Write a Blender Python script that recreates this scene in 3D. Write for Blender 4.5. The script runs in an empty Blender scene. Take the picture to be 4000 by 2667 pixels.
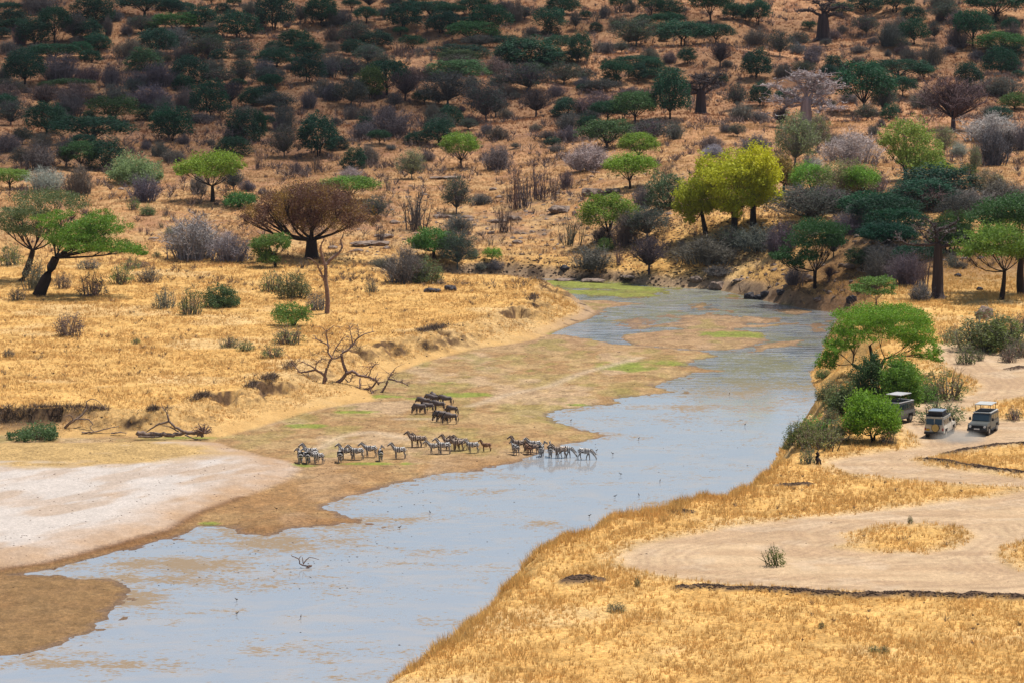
import bpy, bmesh, math, random
import numpy as np
from mathutils import Vector, Matrix
R = math.radians
SC = bpy.context.scene
COL = SC.collection
rng = np.random.default_rng(7)
random.seed(7)

# ------------------------------------------------------------------ camera, sky, sun, exposure
CAM_H = 60.0
F = 14000.0                 # focal length in photograph pixels (4000 wide)
PITCH = math.atan(1633.5 / 14000.0)
cam_data = bpy.data.cameras.new("camera")
cam_data.sensor_width = 36.0
cam_data.lens = F / 4000.0 * 36.0
cam_data.clip_start = 1.0
cam_data.clip_end = 6000.0
cam = bpy.data.objects.new("camera", cam_data)
cam.location = (0, 0, CAM_H)
cam.rotation_euler = (math.pi / 2 - PITCH, 0, 0)
COL.objects.link(cam)
SC.camera = cam

SUN = Vector((0.30, 0.20, 0.93)).normalized()
sun_data = bpy.data.lights.new("sun", 'SUN')
sun_data.energy = 4.6
sun_data.angle = R(0.5)
sun_data.color = (1.0, 0.955, 0.89)
sun = bpy.data.objects.new("sun", sun_data)
sun.rotation_euler = SUN.to_track_quat('Z', 'Y').to_euler()
COL.objects.link(sun)

world = bpy.data.worlds.new("World")
SC.world = world
world.use_nodes = True
wn = world.node_tree
wn.nodes.clear()
w_out = wn.nodes.new('ShaderNodeOutputWorld')
w_bg = wn.nodes.new('ShaderNodeBackground')
w_sky = wn.nodes.new('ShaderNodeTexSky')
w_sky.sky_type = 'NISHITA'
w_sky.sun_disc = False
w_sky.sun_elevation = math.asin(SUN.z)
w_sky.sun_rotation = math.atan2(SUN.x, SUN.y)
w_sky.dust_density = 1.6
w_sky.air_density = 1.0
w_bg.inputs['Strength'].default_value = 0.085
wn.links.new(w_sky.outputs[0], w_bg.inputs['Color'])
wn.links.new(w_bg.outputs[0], w_out.inputs['Surface'])
SC.view_settings.view_transform = 'Standard'
SC.view_settings.look = 'None'
SC.view_settings.gamma = 1.0
SC.view_settings.exposure = 0.2
SC.cycles.max_bounces = 6
SC.cycles.transparent_max_bounces = 16

# ------------------------------------------------------------------ small helpers
def lin(c, k=1.0):
    out = []
    for v in c:
        v = v / 255.0
        v = v / 12.92 if v <= 0.04045 else ((v + 0.055) / 1.055) ** 2.4
        out.append(v * k)
    return tuple(out)

K = 0.58                     # albedo of a surface that reads as a given display value in full sun
def alb(r, g, b, k=K):
    return lin((r, g, b), k)

def ss(x, a=0.0, b=1.0):
    t = np.clip((x - a) / (b - a), 0, 1)
    return t * t * (3 - 2 * t)

def hash2(ix, iy, seed):
    n = (ix.astype(np.int64) * 374761393 + iy.astype(np.int64) * 668265263 + seed * 974634777) & 0xFFFFFFFF
    n = ((n ^ (n >> 13)) * 1274126177) & 0xFFFFFFFF
    n = n ^ (n >> 16)
    return (n & 0xFFFF) / 65535.0

def vnoise(x, y, seed=0):
    ix = np.floor(x); iy = np.floor(y)
    fx = x - ix; fy = y - iy
    fx = fx * fx * (3 - 2 * fx); fy = fy * fy * (3 - 2 * fy)
    a = hash2(ix, iy, seed); b = hash2(ix + 1, iy, seed)
    c = hash2(ix, iy + 1, seed); d = hash2(ix + 1, iy + 1, seed)
    return (a + (b - a) * fx) * (1 - fy) + (c + (d - c) * fx) * fy

def fbm(x, y, seed=0, octv=4):
    s = 0; a = 0.5; t = 0
    for o in range(octv):
        s = s + a * vnoise(x * 2 ** o + 17.3 * o, y * 2 ** o - 9.1 * o, seed + o)
        t += a; a *= 0.55
    return s / t

FWD = np.array([0, math.cos(PITCH), -math.sin(PITCH)])
UPV = np.array([0, math.sin(PITCH), math.cos(PITCH)])
def ray(px, py):
    return FWD * F + np.array([1.0, 0, 0]) * (px - 2000.0) + UPV * (1333.5 - py)
def up(px, py, z=0.0):
    d = ray(px, py); t = (CAM_H - z) / (-d[2])
    return (d[0] * t, d[1] * t)
def upl(pts, z=0.0):
    return np.array([up(p[0], p[1], z) for p in pts])

def sdf(poly, X, Y, margin=12.0):
    """signed distance to a closed polygon, positive inside, clipped to +-margin"""
    out = np.full(X.shape, -margin)
    x0, y0 = poly.min(0) - margin; x1, y1 = poly.max(0) + margin
    m = (X > x0) & (X < x1) & (Y > y0) & (Y < y1)
    x = X[m]; y = Y[m]
    if x.size == 0:
        return out
    d = np.full(x.shape, 1e9); inside = np.zeros(x.shape, bool)
    n = len(poly)
    for i in range(n):
        ax, ay = poly[i]; bx, by = poly[(i + 1) % n]
        ex, ey = bx - ax, by - ay
        L = ex * ex + ey * ey + 1e-9
        t = np.clip(((x - ax) * ex + (y - ay) * ey) / L, 0, 1)
        d = np.minimum(d, (x - ax - t * ex) ** 2 + (y - ay - t * ey) ** 2)
        c = ((ay > y) != (by > y))
        with np.errstate(divide='ignore', invalid='ignore'):
            xi = (bx - ax) * (y - ay) / (by - ay + 1e-12) + ax
        inside ^= c & (x < xi)
    d = np.sqrt(d)
    out[m] = np.clip(np.where(inside, d, -d), -margin, margin)
    return out

def pdist(line, X, Y, margin=8.0):
    out = np.full(X.shape, margin)
    line = np.array(line)
    x0, y0 = line.min(0) - margin; x1, y1 = line.max(0) + margin
    m = (X > x0) & (X < x1) & (Y > y0) & (Y < y1)
    x = X[m]; y = Y[m]; d = np.full(x.shape, 1e9)
    for i in range(len(line) - 1):
        ax, ay = line[i]; bx, by = line[i + 1]
        ex, ey = bx - ax, by - ay
        t = np.clip(((x - ax) * ex + (y - ay) * ey) / (ex * ex + ey * ey + 1e-9), 0, 1)
        d = np.minimum(d, (x - ax - t * ex) ** 2 + (y - ay - t * ey) ** 2)
    out[m] = np.minimum(np.sqrt(d), margin)
    return out

# ------------------------------------------------------------------ the lie of the land
ZR = 8.0                     # height of the right-hand terrace above the river
ZL = 2.6                     # height of the left-hand plain
RB_FOOT = [(-900, 1702), (0, 1702), (250, 1715), (600, 1705), (860, 1712), (1000, 1675), (1200, 1612), (1350, 1582), (1470, 1568),
    (1450, 1540), (1480, 1500), (1540, 1462), (1650, 1420), (1760, 1390), (1880, 1362), (2000, 1347), (2090, 1330), (2140, 1308), (2175, 1292),
    (2230, 1270), (2300, 1245), (2330, 1222), (2290, 1190), (2220, 1160), (2160, 1138), (2125, 1118), (2060, 1106), (1950, 1104),
    (1800, 1102), (1500, 1100), (1480, 1086), (1800, 1080), (1950, 1078), (2100, 1086), (2300, 1098), (2480, 1112), (2600, 1124),
    (2780, 1130), (2850, 1142), (2930, 1162), (3050, 1190), (3150, 1207), (3260, 1222), (3310, 1226), (3272, 1243), (3238, 1304),
    (3213, 1372), (3187, 1432), (3160, 1466), (3183, 1508), (3200, 1572), (3179, 1610), (3145, 1640)]
RB_EDGE = [(3085, 1695, 1.8), (3060, 1761, 3.8), (3034, 1825, 5.5), (3000, 1859, 6.5), (2918, 1886, 7), (2913, 1926, 7), (2816, 1967, 7), (2755, 1983, 7),
    (2633, 1975, 7), (2576, 2005, 7), (2571, 2036, 7), (2459, 2049, 7), (2326, 2066, 7), (2245, 2115, 7), (2112, 2161, 7), (2005, 2214, 7),
    (1978, 2251, 7), (1970, 2298, 7), (1914, 2353, 7), (1850, 2403, 7), (1795, 2459, 7), (1731, 2523, 7), (1638, 2583, 7), (1587, 2612, 7),
    (1510, 2662, 7), (1380, 2760, 7), (1200, 2900, 7)]
rb = [up(x, y, 0.0) for x, y in RB_FOOT]
for x, y, z in RB_EDGE:
    p = up(x, y, z); rb.append((p[0] - 0.62 * z * 0.85, p[1] + 0.78 * z * 0.85))
rb += [up(600, 3100, 0), up(-2500, 3100, 0), up(-2500, 1702, 0)]
RB = np.array(rb)
LP = np.array(list(map(tuple, upl([(-2500, 1592), (-900, 1592), (0, 1592), (240, 1588), (430, 1594), (560, 1598), (640, 1592), (760, 1555), (800, 1540), (950, 1520), (1030, 1490),
    (1080, 1470), (1160, 1420), (1300, 1375), (1480, 1335), (1650, 1297), (1720, 1285), (1850, 1247), (1930, 1225), (2050, 1190), (2098, 1150),
    (2104, 1118), (2080, 1088), (1950, 1074), (1800, 1070), (1450, 1066)], ZL))) + [up(1400, 1000, ZL), up(-2500, 1000, ZL)])
MF = upl([(-2500, 2500), (-600, 2310), (0, 2250), (184, 2222), (357, 2178), (510, 2138), (704, 2088), (796, 2056), (870, 2056), (960, 2086), (1040, 2092), (1150, 2060), (1290, 2052), (1420, 2040), (1330, 2005), (1262, 1984), (1340, 1944), (1462, 1914),
    (1598, 1880), (1700, 1850), (1836, 1838), (2000, 1812), (2098, 1770), (2213, 1734), (2340, 1710), (2378, 1701), (2315, 1689), (2180, 1652), (2128, 1614),
    (2255, 1594), (2417, 1572), (2400, 1557), (2417, 1551), (2651, 1531), (2549, 1506), (2640, 1476), (2723, 1456), (2834, 1447), (2676, 1431),
    (2723, 1405), (2830, 1392), (2757, 1374), (2574, 1357), (2404, 1341), (2323, 1324), (2220, 1311), (2157, 1304), (2100, 1300), (1800, 1340), (1500, 1420), (1300, 1500), (600, 1650), (-2500, 1600)])
ISL = [upl(p) for p in [
    [(-900, 2240), (0, 2240), (150, 2244), (300, 2256), (470, 2272), (505, 2310), (470, 2360), (400, 2420), (330, 2470), (200, 2530), (0, 2570), (-900, 2680)],
    [(2410, 1330), (2440, 1304), (2600, 1290), (2800, 1287), (2990, 1298), (3010, 1330), (2900, 1362), (2750, 1370), (2600, 1360), (2480, 1346)],
    [(2190, 1182), (2230, 1170), (2380, 1174), (2420, 1182), (2350, 1192), (2270, 1196)],
    [(2560, 1275), (2700, 1262), (2980, 1268), (3130, 1262), (3000, 1281), (2700, 1284)],
    [(2820, 1250), (2860, 1242), (3000, 1240), (3000, 1262), (2880, 1260)],
    [(2940, 1350), (3060, 1330), (3160, 1326), (3080, 1352), (2960, 1372)],
    [(2060, 1096), (2300, 1100), (2490, 1116), (2620, 1130), (2560, 1140), (2400, 1134), (2200, 1122), (2090, 1112)],
    [(2190, 1130), (2350, 1138), (2560, 1150), (2600, 1158), (2450, 1160), (2300, 1154), (2200, 1146)],
    [(2230, 1196), (2300, 1186), (2440, 1180), (2520, 1186), (2400, 1200), (2330, 1216)],
    [(3000, 1212), (3100, 1205), (3180, 1220), (3100, 1232)],
]]
ROADS = [upl(p, ZR) for p in [
    [(3660, 1345), (3730, 1338), (3810, 1343), (3850, 1372), (4000, 1385), (4700, 1390), (4700, 1500), (4000, 1545), (3900, 1560), (3760, 1600), (3900, 1640), (4700, 1640), (4700, 1730), (4000, 1733), (3850, 1742),
     (3700, 1768), (3570, 1790), (3600, 1808), (3750, 1835), (3900, 1857), (4000, 1866), (4700, 1890), (4700, 1930), (4000, 1900), (3850, 1893), (3700, 1884), (3450, 1866), (3300, 1846), (3235, 1818), (3228, 1800), (3290, 1784),
     (3400, 1766), (3520, 1750), (3590, 1735), (3570, 1700), (3520, 1660), (3500, 1620), (3560, 1585), (3620, 1560), (3800, 1535), (3830, 1500), (3700, 1440), (3660, 1400)],
    [(4700, 1880), (4000, 1910), (3900, 1932), (3600, 1967), (3300, 2004), (3000, 2038), (2700, 2082), (2500, 2122), (2415, 2168), (2440, 2208), (2560, 2243), (2750, 2273), (3100, 2300),
     (3500, 2318), (4000, 2333), (4700, 2350), (4700, 2215), (4000, 2222), (3930, 2200), (3890, 2170), (3930, 2125), (4000, 2112), (4700, 2100)],
]]
ROAD_ISL = [upl(p, ZR) for p in [
    [(3290, 2085), (3450, 2052), (3600, 2040), (3760, 2056), (3800, 2088), (3720, 2140), (3600, 2160), (3400, 2150), (3260, 2132), (3330, 2110)],
]]
BERMS = [(upl([(2665, 2303), (2750, 2296), (2850, 2306), (3000, 2309), (3180, 2322), (3350, 2330), (3500, 2326), (3700, 2332), (3770, 2338), (3800, 2332), (4000, 2342), (4500, 2352)], ZR), 0.36, 0.8),
    (upl([(3615, 1792), (3700, 1806), (3780, 1822), (3850, 1836), (3950, 1848), (4100, 1860)], ZR), 0.3, 0.6),
    (upl([(3700, 1768), (3780, 1752), (3860, 1745), (3930, 1733), (4050, 1738)], ZR), 0.25, 0.6),
    (upl([(2225, 2280), (2270, 2262), (2330, 2270)], ZR), 0.4, 1.0),
    (upl([(3950, 1442), (4000, 1436), (4100, 1440)], ZR), 0.35, 0.8),
    (upl([(3060, 1898), (3150, 1893)], ZR), 0.25, 0.8),
    (upl([(2600, 2022), (2690, 2022)], ZR - .4), 0.3, 0.6)]
PROF_L = np.array([(0, 2.6), (588, 2.6), (600, 2.7), (620, 3.0), (680, 6.6), (750, 9.1), (830, 12.6), (930, 20.0), (1080, 36.9), (1400, 74.0)])
PROF_R = np.array([(0, 8.0), (500, 8.0), (560, 8.8), (600, 9.8), (650, 11.4), (722, 13.5), (830, 16.0), (930, 21.5), (1080, 37.2), (1400, 74.0)])
XC = np.array([(100, -60), (250, -32), (311, -22), (365, -8), (442, 16), (525, 30), (579, 29), (620, 25), (700, 15), (2000, 15)])
def soft_ell(X, Y, cx, cy, rx, ry, z=0.0):
    a = up(cx, cy, z); b = up(cx, cy - ry, z); c = up(cx + rx, cy, z)
    return np.exp(-(((X - a[0] - (Y - a[1]) * a[0] / a[1]) / (c[0] - a[0])) ** 2 + ((Y - a[1]) / (b[1] - a[1])) ** 2) * 1.2)

def terrain(X, Y):
    """height, colour, grass density, algae density on the water for world points"""
    n1 = fbm(X / 14, Y / 14, 3); n2 = fbm(X / 3.0, Y / 3.0, 11); n3 = fbm(X / 0.9, Y / 1.2, 23, 3); nb = fbm(X / 45, Y / 45, 41, 3)
    wob = (fbm(X / 5, Y / 5, 77) - .5) * 2.2
    dRB = sdf(RB, X, Y, 700.0)              # + in the river bed
    dLP = sdf(LP, X + wob * .5, Y + wob * .5, 60.0)
    dLP = dLP + ((n2 - .5) * 3.0 + (n3 - .5) * 1.2) * (np.abs(dLP) < 20)
    xc = np.interp(Y, XC[:, 0], XC[:, 1])
    hw = np.interp(Y, [590, 660], [3.0, 28.0])
    wR = ss((X - xc) / hw, -1, 1)
    und = (n1 - .5) * np.interp(Y, [550, 700, 1000], [0.5, 1.2, 2.4]) + (nb - .5) * np.interp(Y, [600, 750, 1100], [0.0, 4.0, 12.0])
    UL = np.interp(Y, PROF_L[:, 0], PROF_L[:, 1]); UR = np.interp(Y, PROF_R[:, 0], PROF_R[:, 1])
    U = UL * (1 - wR) + UR * wR + und + (n2 - .5) * .35 * ss(Y, 590, 650) + (n3 - .5) * .05
    d = np.maximum(-dRB, 0)
    dj = np.maximum(d + (fbm(X / 3.5, Y / 3.5, 87) - .5) * 3.0 * ss(d, .5, 3), 0)
    riseR = ZR * ss(dj / (7.0 + 2.5 * ss(Y, 400, 440))) + np.maximum(d - 8, 0) * 2 + (n2 - .5) * .8 * ss(d, 0, 2) * (1 - ss(d, 4, 7))
    riseF = 1.1 * ss(d, 0, 2.6) + 0.28 * d + (n2 - .5) * 1.5 * ss(d, 0, 3)
    wE = ss(X, 24, 44); riseF = riseF * (1 - wE) + wE * (1.0 * ss(d, 0, 2) + .46 * d + (n2 - .5) * 1.4 * ss(d, 0, 3))
    wf = ss(Y, 505, 552)
    rise = riseR * (1 - wf) + riseF * wf
    k = 1.0
    z_up = np.minimum(U, rise)
    # left bank: gentle apron below a broken scarp
    dl = np.maximum(-dLP, 0)
    fr = d / (d + dl + 1e-6)
    cut = ss(-X, 46, 56) * ss(Y, 415, 425) * (1 - ss(Y, 470, 480))              # the clean cut bank far left
    sharp = np.clip(cut + ss(fbm(X / 9, Y / 9, 5), .56, .72), 0, 1)
    top_a = 1.9 - .95 * sharp
    apron = top_a * np.power(fr, .85) + (n2 - .5) * .35 * ss(fr, .1, .5)
    wsc = 5.5 - 5.0 * sharp
    stp = ss(dLP + wsc, 0, 1) if False else ss((dLP + wsc) / wsc, 0, 1)
    z_left = apron * (1 - stp) + U * stp
    left = (wR < .5) & (Y < 604) & ((X < 7) | (Y < 566))
    z_l2 = np.where(dLP > 0, U, z_left)
    z = np.where(left, np.where(d > 0, z_l2, 0), z_up)
    # river bed
    dmf = sdf(MF, X + wob * .35, Y + wob * .9, 12.0)
    for p in ISL:
        dmf = np.maximum(dmf, sdf(p, X + wob * .3, Y + wob * .8, 12.0))
    dm0 = dmf.copy()
    for e_, k_ in (((2330, 1112, 260, 10), 1.6), ((2500, 1142, 240, 10), 1.4), ((2900, 1163, 170, 8), 1.0)):
        dmf = np.maximum(dmf, (soft_ell(X, Y, *e_) - .45) * k_)
    dmf = dmf + ((n3 - .5) * 1.5 + (fbm(X / 1.6, Y / 3.2, 173) - .5) * 1.6) * ss(dmf, -2.2, -.2)
    braid = ss(Y, 505, 530) * (1 - ss(Y, 600, 606))
    bed = np.clip(dmf, -2.5, 3.0) * .05 + (n2 - .5) * .075 * ss(dm0, -2.5, -.3) - .02 * (dm0 < -2) + (fbm(X / 10, Y / 20, 61) - .485) * .30 * braid * (dmf < .3)
    sand_d = sdf(upl([(-2500, 2480), (-600, 2300), (0, 2240), (184, 2212), (357, 2168), (510, 2124), (680, 2078), (800, 2010), (900, 1975), (1010, 1930), (1120, 1890), (1180, 1840), (1130, 1812), (1040, 1790), (960, 1770), (860, 1740), (700, 1724), (400, 1735), (0, 1740), (-2500, 1735)]), X + wob * .3, Y + wob, 12.0)
    bed = bed + ss(sand_d, -.8, 6) * .55 + ss(sand_d, -1.5, .6) * .12
    zr = np.where(dRB > 0, bed, 0) 
    edge = np.exp(-np.abs(dRB) / .8)
    z = np.where(dRB > 0, bed * ss(dRB, 0, .5) + .05 * (1 - ss(dRB, 0, .5)) * np.where(left, 1, -2), z)
    z = z + .05 * (d > 0)
    # roads and berms
    rd = np.full(X.shape, -6.0)
    for p in ROADS:
        rd = np.maximum(rd, sdf(p, X + wob * .25, Y + wob * .5, 6.0))
    for p in ROAD_ISL:
        rd = np.minimum(rd, -sdf(p, X + wob * .3, Y + wob * .6, 6.0))
    road = ss(rd, -.5, .9) * (d > 2)
    z = z - road * .12
    berm = np.zeros(X.shape)
    for ln, h, w in BERMS:
        db = pdist(ln, X + wob * .12, Y + wob * .2, 4.0)
        b = np.exp(-(db / w) ** 2) * (.55 + .9 * n3)
        berm = np.maximum(berm, b); z = z + h * b
    # ---------------- colours (base colour of the ground itself)
    def mixc(c, col, m):
        col = np.asarray(col)
        return c + (col - c) * np.clip(m, 0, 1)[..., None]
    sh = X.shape + (3,)
    grass = np.broadcast_to(alb(242, 192, 116, .66), sh).copy()
    grass = mixc(grass, alb(228, 174, 98, .64), ss(n2, .45, .62) * .6)
    grass = mixc(grass, alb(246, 208, 148, .64), ss(n1, .55, .7) * .6)
    hill = ss(Y, 600, 650)
    hc = mixc(np.broadcast_to(alb(228, 182, 126), sh).copy(), alb(206, 148, 96), ss(n2, .4, .62) * .7)
    hc = mixc(hc, alb(220, 164, 120), ss(Y, 690, 800) * .75)
    hc = mixc(hc, alb(180, 130, 104), ss(fbm(X / 6, Y / 9, 93), .52, .66) * .5)
    grass = mixc(grass, hc, hill)
    stony = np.exp(-((X - 5 + 0 * Y) / 34) ** 2 - ((Y - 655) / 32) ** 2) + .8 * ss(X, 38, 60) * ss(Y, 520, 540) * (1 - ss(Y, 570, 620))
    grass = mixc(grass, alb(150, 125, 105), stony * ss(fbm(X / 3, Y / 4, 19), .5, .62) * .8)
    c = grass
    # steep faces are bare earth
    gx = np.gradient(z, axis=1) / np.maximum(np.gradient(X, axis=1), 1e-3) if X.ndim == 2 else np.zeros(X.shape)
    gy = np.gradient(z, axis=0) / np.maximum(np.gradient(Y, axis=0), 1e-3) if X.ndim == 2 else np.zeros(X.shape)
    slope = np.sqrt(gx ** 2 + gy ** 2)
    bank = left & (d > 0) & (dLP < .2)
    c = np.where(bank[..., None], mixc(c, alb(226, 186, 128), .5 + 0 * z), c)
    c = mixc(c, alb(132, 102, 74), ss(slope, .6, 1.2) * (Y < 640) * (d > 0) * (left | (Y > 520)) * ss(n3, .25, .5))
    c = mixc(c, alb(120, 92, 66), ss(slope, .3, .8) * .55 * bank * ss(n3, .3, .6))
    c = mixc(c, alb(64, 49, 40), ss(slope, .6, 1.2) * (d > 0) * left * np.maximum(cut, ss(fbm(X / 4, Y / 4, 191), .56, .66)))  # bare earth, with the shade of the cut face darkened into its colour
    terr = cut * (dLP < -.4) * (d > 0)
    c = mixc(c, alb(182, 142, 100), terr * (.5 + n3))
    c = mixc(c, alb(120, 96, 70), terr * ss(n2, .5, .62))
    beach = wf * (d > 0) * (1 - ss(d, 1.0, 3.5))
    c = mixc(c, alb(205, 172, 138), beach * .9)
    c = mixc(c, alb(112, 92, 74), beach * ss(fbm(X / 2.2, Y / 2.2, 8), .52, .62))
    c = mixc(c, alb(190, 140, 95), ss(X, 36, 50) * ss(Y, 500, 540) * (1 - ss(Y, 560, 640)) * .7 * (d > 0))
    # road
    rc = mixc(np.broadcast_to(alb(238, 204, 162), sh).copy(), alb(222, 186, 146), ss(fbm(X / 12, Y / 2.0, 15), .42, .66))
    rc = mixc(rc, alb(240, 212, 178), ss(n2, .55, .7) * .5)
    for off in (1.5, 2.3, 3.6, 4.4, 5.4):
        rc = mixc(rc, alb(196, 162, 130), np.exp(-((rd - off) / .2) ** 2) * .6)
    c = mixc(c, alb(236, 200, 148), ss(rd, -2.6, -.3) * .7 * (d > 1))
    c = mixc(c, rc, road)
    c = mixc(c, alb(104, 82, 68), ss(berm, .2, .5) * (.7 + .5 * n3))
    # river bed stuff
    mud = mixc(np.broadcast_to(alb(212, 176, 124), sh).copy(), alb(194, 154, 106), ss(n2, .42, .6))
    mud = mixc(mud, alb(178, 160, 96), ss(fbm(X / 3, Y / 8, 58), .5, .66) * .5 * ss(Y, 390, 420))
    mud = mixc(mud, alb(222, 188, 148), ss(fbm(X / 7, Y / 13, 30), .55, .66) * .7)
    nearmud = ss(-Y, -425, -395)
    mud = mixc(mud, alb(186, 142, 94), nearmud * ss(n1, .3, .7))
    mud = mixc(mud, alb(150, 106, 66), ss(-Y, -372, -345) * .8)
    mud = mixc(mud, alb(172, 140, 96), ss(-Y, -352, -320) * (.25 + .6 * n2))
    mud = mixc(mud, alb(196, 158, 122), ss(Y, 490, 520) * .7)
    gr = np.zeros(X.shape)
    for e in [(1390, 1612, 130, 9, 1), (1200, 1668, 110, 12, 1), (1830, 1545, 170, 14, .9), (2450, 1435, 190, 32, .8), (2880, 1310, 210, 20, 1), (2280, 1108, 190, 9, 1.3),
              (2480, 1142, 220, 13, 1.1), (2300, 1122, 300, 9, 1.2), (2520, 1140, 260, 8, 1.1), (2330, 1115, 420, 22, 2.2), (2400, 1150, 330, 14, 2.0), (1500, 1815, 260, 9, .8), (2260, 1583, 70, 6, 1), (720, 1712, 190, 6, 1.0), (1180, 1822, 90, 8, 1), (800, 1765, 120, 8, .6), (2100, 1450, 160, 20, .5),
              (1750, 1500, 200, 16, .5), (1620, 1560, 100, 8, .7), (3130, 1192, 120, 7, 1.2), (2880, 1158, 140, 6, 1.0), (1480, 1552, 120, 8, 1.2), (2150, 1302, 40, 8, 1.2), (830, 2046, 70, 8, .9), (180, 2195, 60, 8, .8), (2600, 1420, 160, 20, .7)]:
        gr = np.maximum(gr, e[4] * soft_ell(X, Y, *e[:4]))
    gmask = ss(gr * (.35 + fbm(X / 1.3, Y / 2.6, 52) * 1.35), .42, .75)
    mud = mixc(mud, alb(150, 168, 66), gmask * .8)
    mud = mixc(mud, alb(140, 112, 80), ss(fbm(X / 1.1, Y / 1.1, 181), .55, .7) * .35)
    mud = mixc(mud, alb(168, 158, 84), ss(fbm(X / 5, Y / 9, 57), .56, .68) * .45 * (Y > 400))
    # pale animal track across the flat
    for ln in ([(1840, 1590), (1980, 1545), (2150, 1510), (2260, 1465), (2330, 1445), (2500, 1400)], [(1250, 1755), (1330, 1710), (1450, 1690), (1600, 1720)], [(1700, 1640), (1560, 1640)]):
        mud = mixc(mud, alb(228, 200, 165), np.exp(-(pdist(upl(ln), X + wob * .2, Y + wob * .3) / .9) ** 2) * .7)
    wetb = 1 - ss(bed, .0, .06)
    mud = mixc(mud, alb(128, 100, 78), wetb * .55)
    sx_ = X * .88 - Y * .47; sy_ = X * .47 + Y * .88
    sand = mixc(np.broadcast_to(alb(236, 223, 211), sh).copy(), alb(220, 196, 174), ss(fbm(sx_ / 3, sy_ / 9, 66), .45, .68) * .8)
    sand = mixc(sand, alb(216, 180, 145), (1 - ss(sand_d, 1.0, 9)) * (.4 + n2))
    sand = mixc(sand, alb(206, 168, 128), ss(fbm(sx_ / 5, sy_ / 13, 67), .55, .68) * .5)
    sand = mixc(sand, alb(128, 86, 56), (1 - ss(sand_d, -.1, 1.6)) * (Y < 372))
    gl = ss(np.exp(-((X + 55) / 22) ** 2 - ((Y - 402) / 14) ** 2) * 1.7 * (.3 + fbm(X / 4, Y / 3, 70)), .35, .8)
    sand = mixc(sand, alb(222, 184, 122), gl)
    mud = mixc(mud, sand, ss(sand_d, -.5, .9))
    c = mixc(c, mud, ss(dRB, -.6, .3))
    far = ss(Y, 1000, 1100)
    # grass amount
    g = np.where(d > 0, 1.0, 0.0) * (1 - np.clip(road * 1.3, 0, 1)) * (1 - ss(berm, .2, .5)) * (1 - ss(slope, .8, 1.4))
    g = g * (1 - .9 * beach) * np.where(left & (d > 0) & (dLP < 0), ss(fr, .15, .5), 1)
    g = g * (1 - terr * .85) * (1 - .6 * np.clip(stony, 0, 1) )
    g = np.maximum(g, gl * .35 * (dRB > 0))
    # algae on open water
    al = np.zeros(X.shape)
    for e in [(700, 2202, 300, 38, 1.5), (1080, 2105, 330, 56, 1.5), (1330, 2050, 300, 36, 1.1), (1100, 2275, 380, 40, .9), (480, 2262, 520, 24, 1.5), (520, 2330, 150, 60, 1.5), (1450, 2030, 260, 24, 1.3), (300, 2590, 380, 24, 1.2), (1650, 2150, 260, 20, .6), (1700, 2205, 260, 14, .55),
              (1690, 2425, 170, 26, .6), (2150, 2052, 190, 18, .9), (1890, 1915, 150, 14, .85), (2650, 1635, 420, 26, .6), (2950, 1500, 400, 66, 1.15), (2950, 1420, 350, 54, 1.2), (2750, 1590, 350, 20, .9), (3050, 1330, 250, 30, 1),
              (2700, 1230, 620, 60, 1.0), (2750, 1160, 620, 50, 1.0), (1700, 1860, 330, 20, .8), (2800, 1785, 150, 9, .6), (2700, 1862, 110, 8, .6), (2420, 1885, 150, 9, .6), (600, 2600, 520, 30, .6),
              (250, 2555, 330, 22, .9), (1250, 2550, 500, 40, .45), (1500, 2640, 300, 20, .5), (3080, 1560, 170, 60, .7), (1300, 1880, 300, 40, .7), (2560, 1965, 220, 14, .6), (2500, 1705, 130, 12, .5), (560, 2330, 120, 60, .7), (800, 2390, 240, 12, .5), (250, 2230, 220, 14, .8)]:
        al = np.maximum(al, e[4] * soft_ell(X, Y, *e[:4]))
    al = np.maximum(al, np.exp(-np.abs(dmf + .8) / 1.3) * .75 * ss(dm0, -4, -.5))
    return dict(z=z, c=np.clip(c, 0, 1), g=g, al=al, dRB=dRB, hill=hill, bed=bed, slope=slope)

def spaced(segs):
    out = [segs[0][0]]
    for a, b, s in segs:
        n = max(1, int(round((b - a) / s)))
        out += list(a + (b - a) * np.arange(1, n + 1) / n)
    return np.array(out)
GX = spaced([(-700, -300, 40), (-300, -112, 6), (-112, 112, 0.36), (112, 300, 6), (300, 700, 40)])
GY = spaced([(60, 200, 14), (200, 230, 4), (230, 640, 0.62), (640, 760, 1.2), (760, 1150, 2.2), (1150, 1400, 10)])
TX, TY = np.meshgrid(GX, GY)
T = terrain(TX, TY)
TZ = T['z']
# the near end falls away towards the viewer's bluff, far ends run on level
def bil(A, x, y):
    x = np.atleast_1d(np.asarray(x, float)); y = np.atleast_1d(np.asarray(y, float))
    i = np.clip(np.searchsorted(GX, x) - 1, 0, len(GX) - 2); j = np.clip(np.searchsorted(GY, y) - 1, 0, len(GY) - 2)
    fx = np.clip((x - GX[i]) / (GX[i + 1] - GX[i]), 0, 1); fy = np.clip((y - GY[j]) / (GY[j + 1] - GY[j]), 0, 1)
    return (A[j, i] * (1 - fx) + A[j, i + 1] * fx) * (1 - fy) + (A[j + 1, i] * (1 - fx) + A[j + 1, i + 1] * fx) * fy
def hgt(x, y):
    return float(bil(TZ, x, y)[0])
_ts = np.arange(240, 1390, 0.4)
def hit(px, py):
    """where the sight line through a photograph pixel meets the land"""
    d = ray(px, py); d = d / d[1]
    x = d[0] * _ts; y = _ts; z = CAM_H + d[2] * _ts
    h = bil(TZ, x, y)
    k = np.nonzero(h >= z)[0]
    k = k[0] if len(k) else len(_ts) - 1
    return Vector((x[k], y[k], h[k]))

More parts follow.
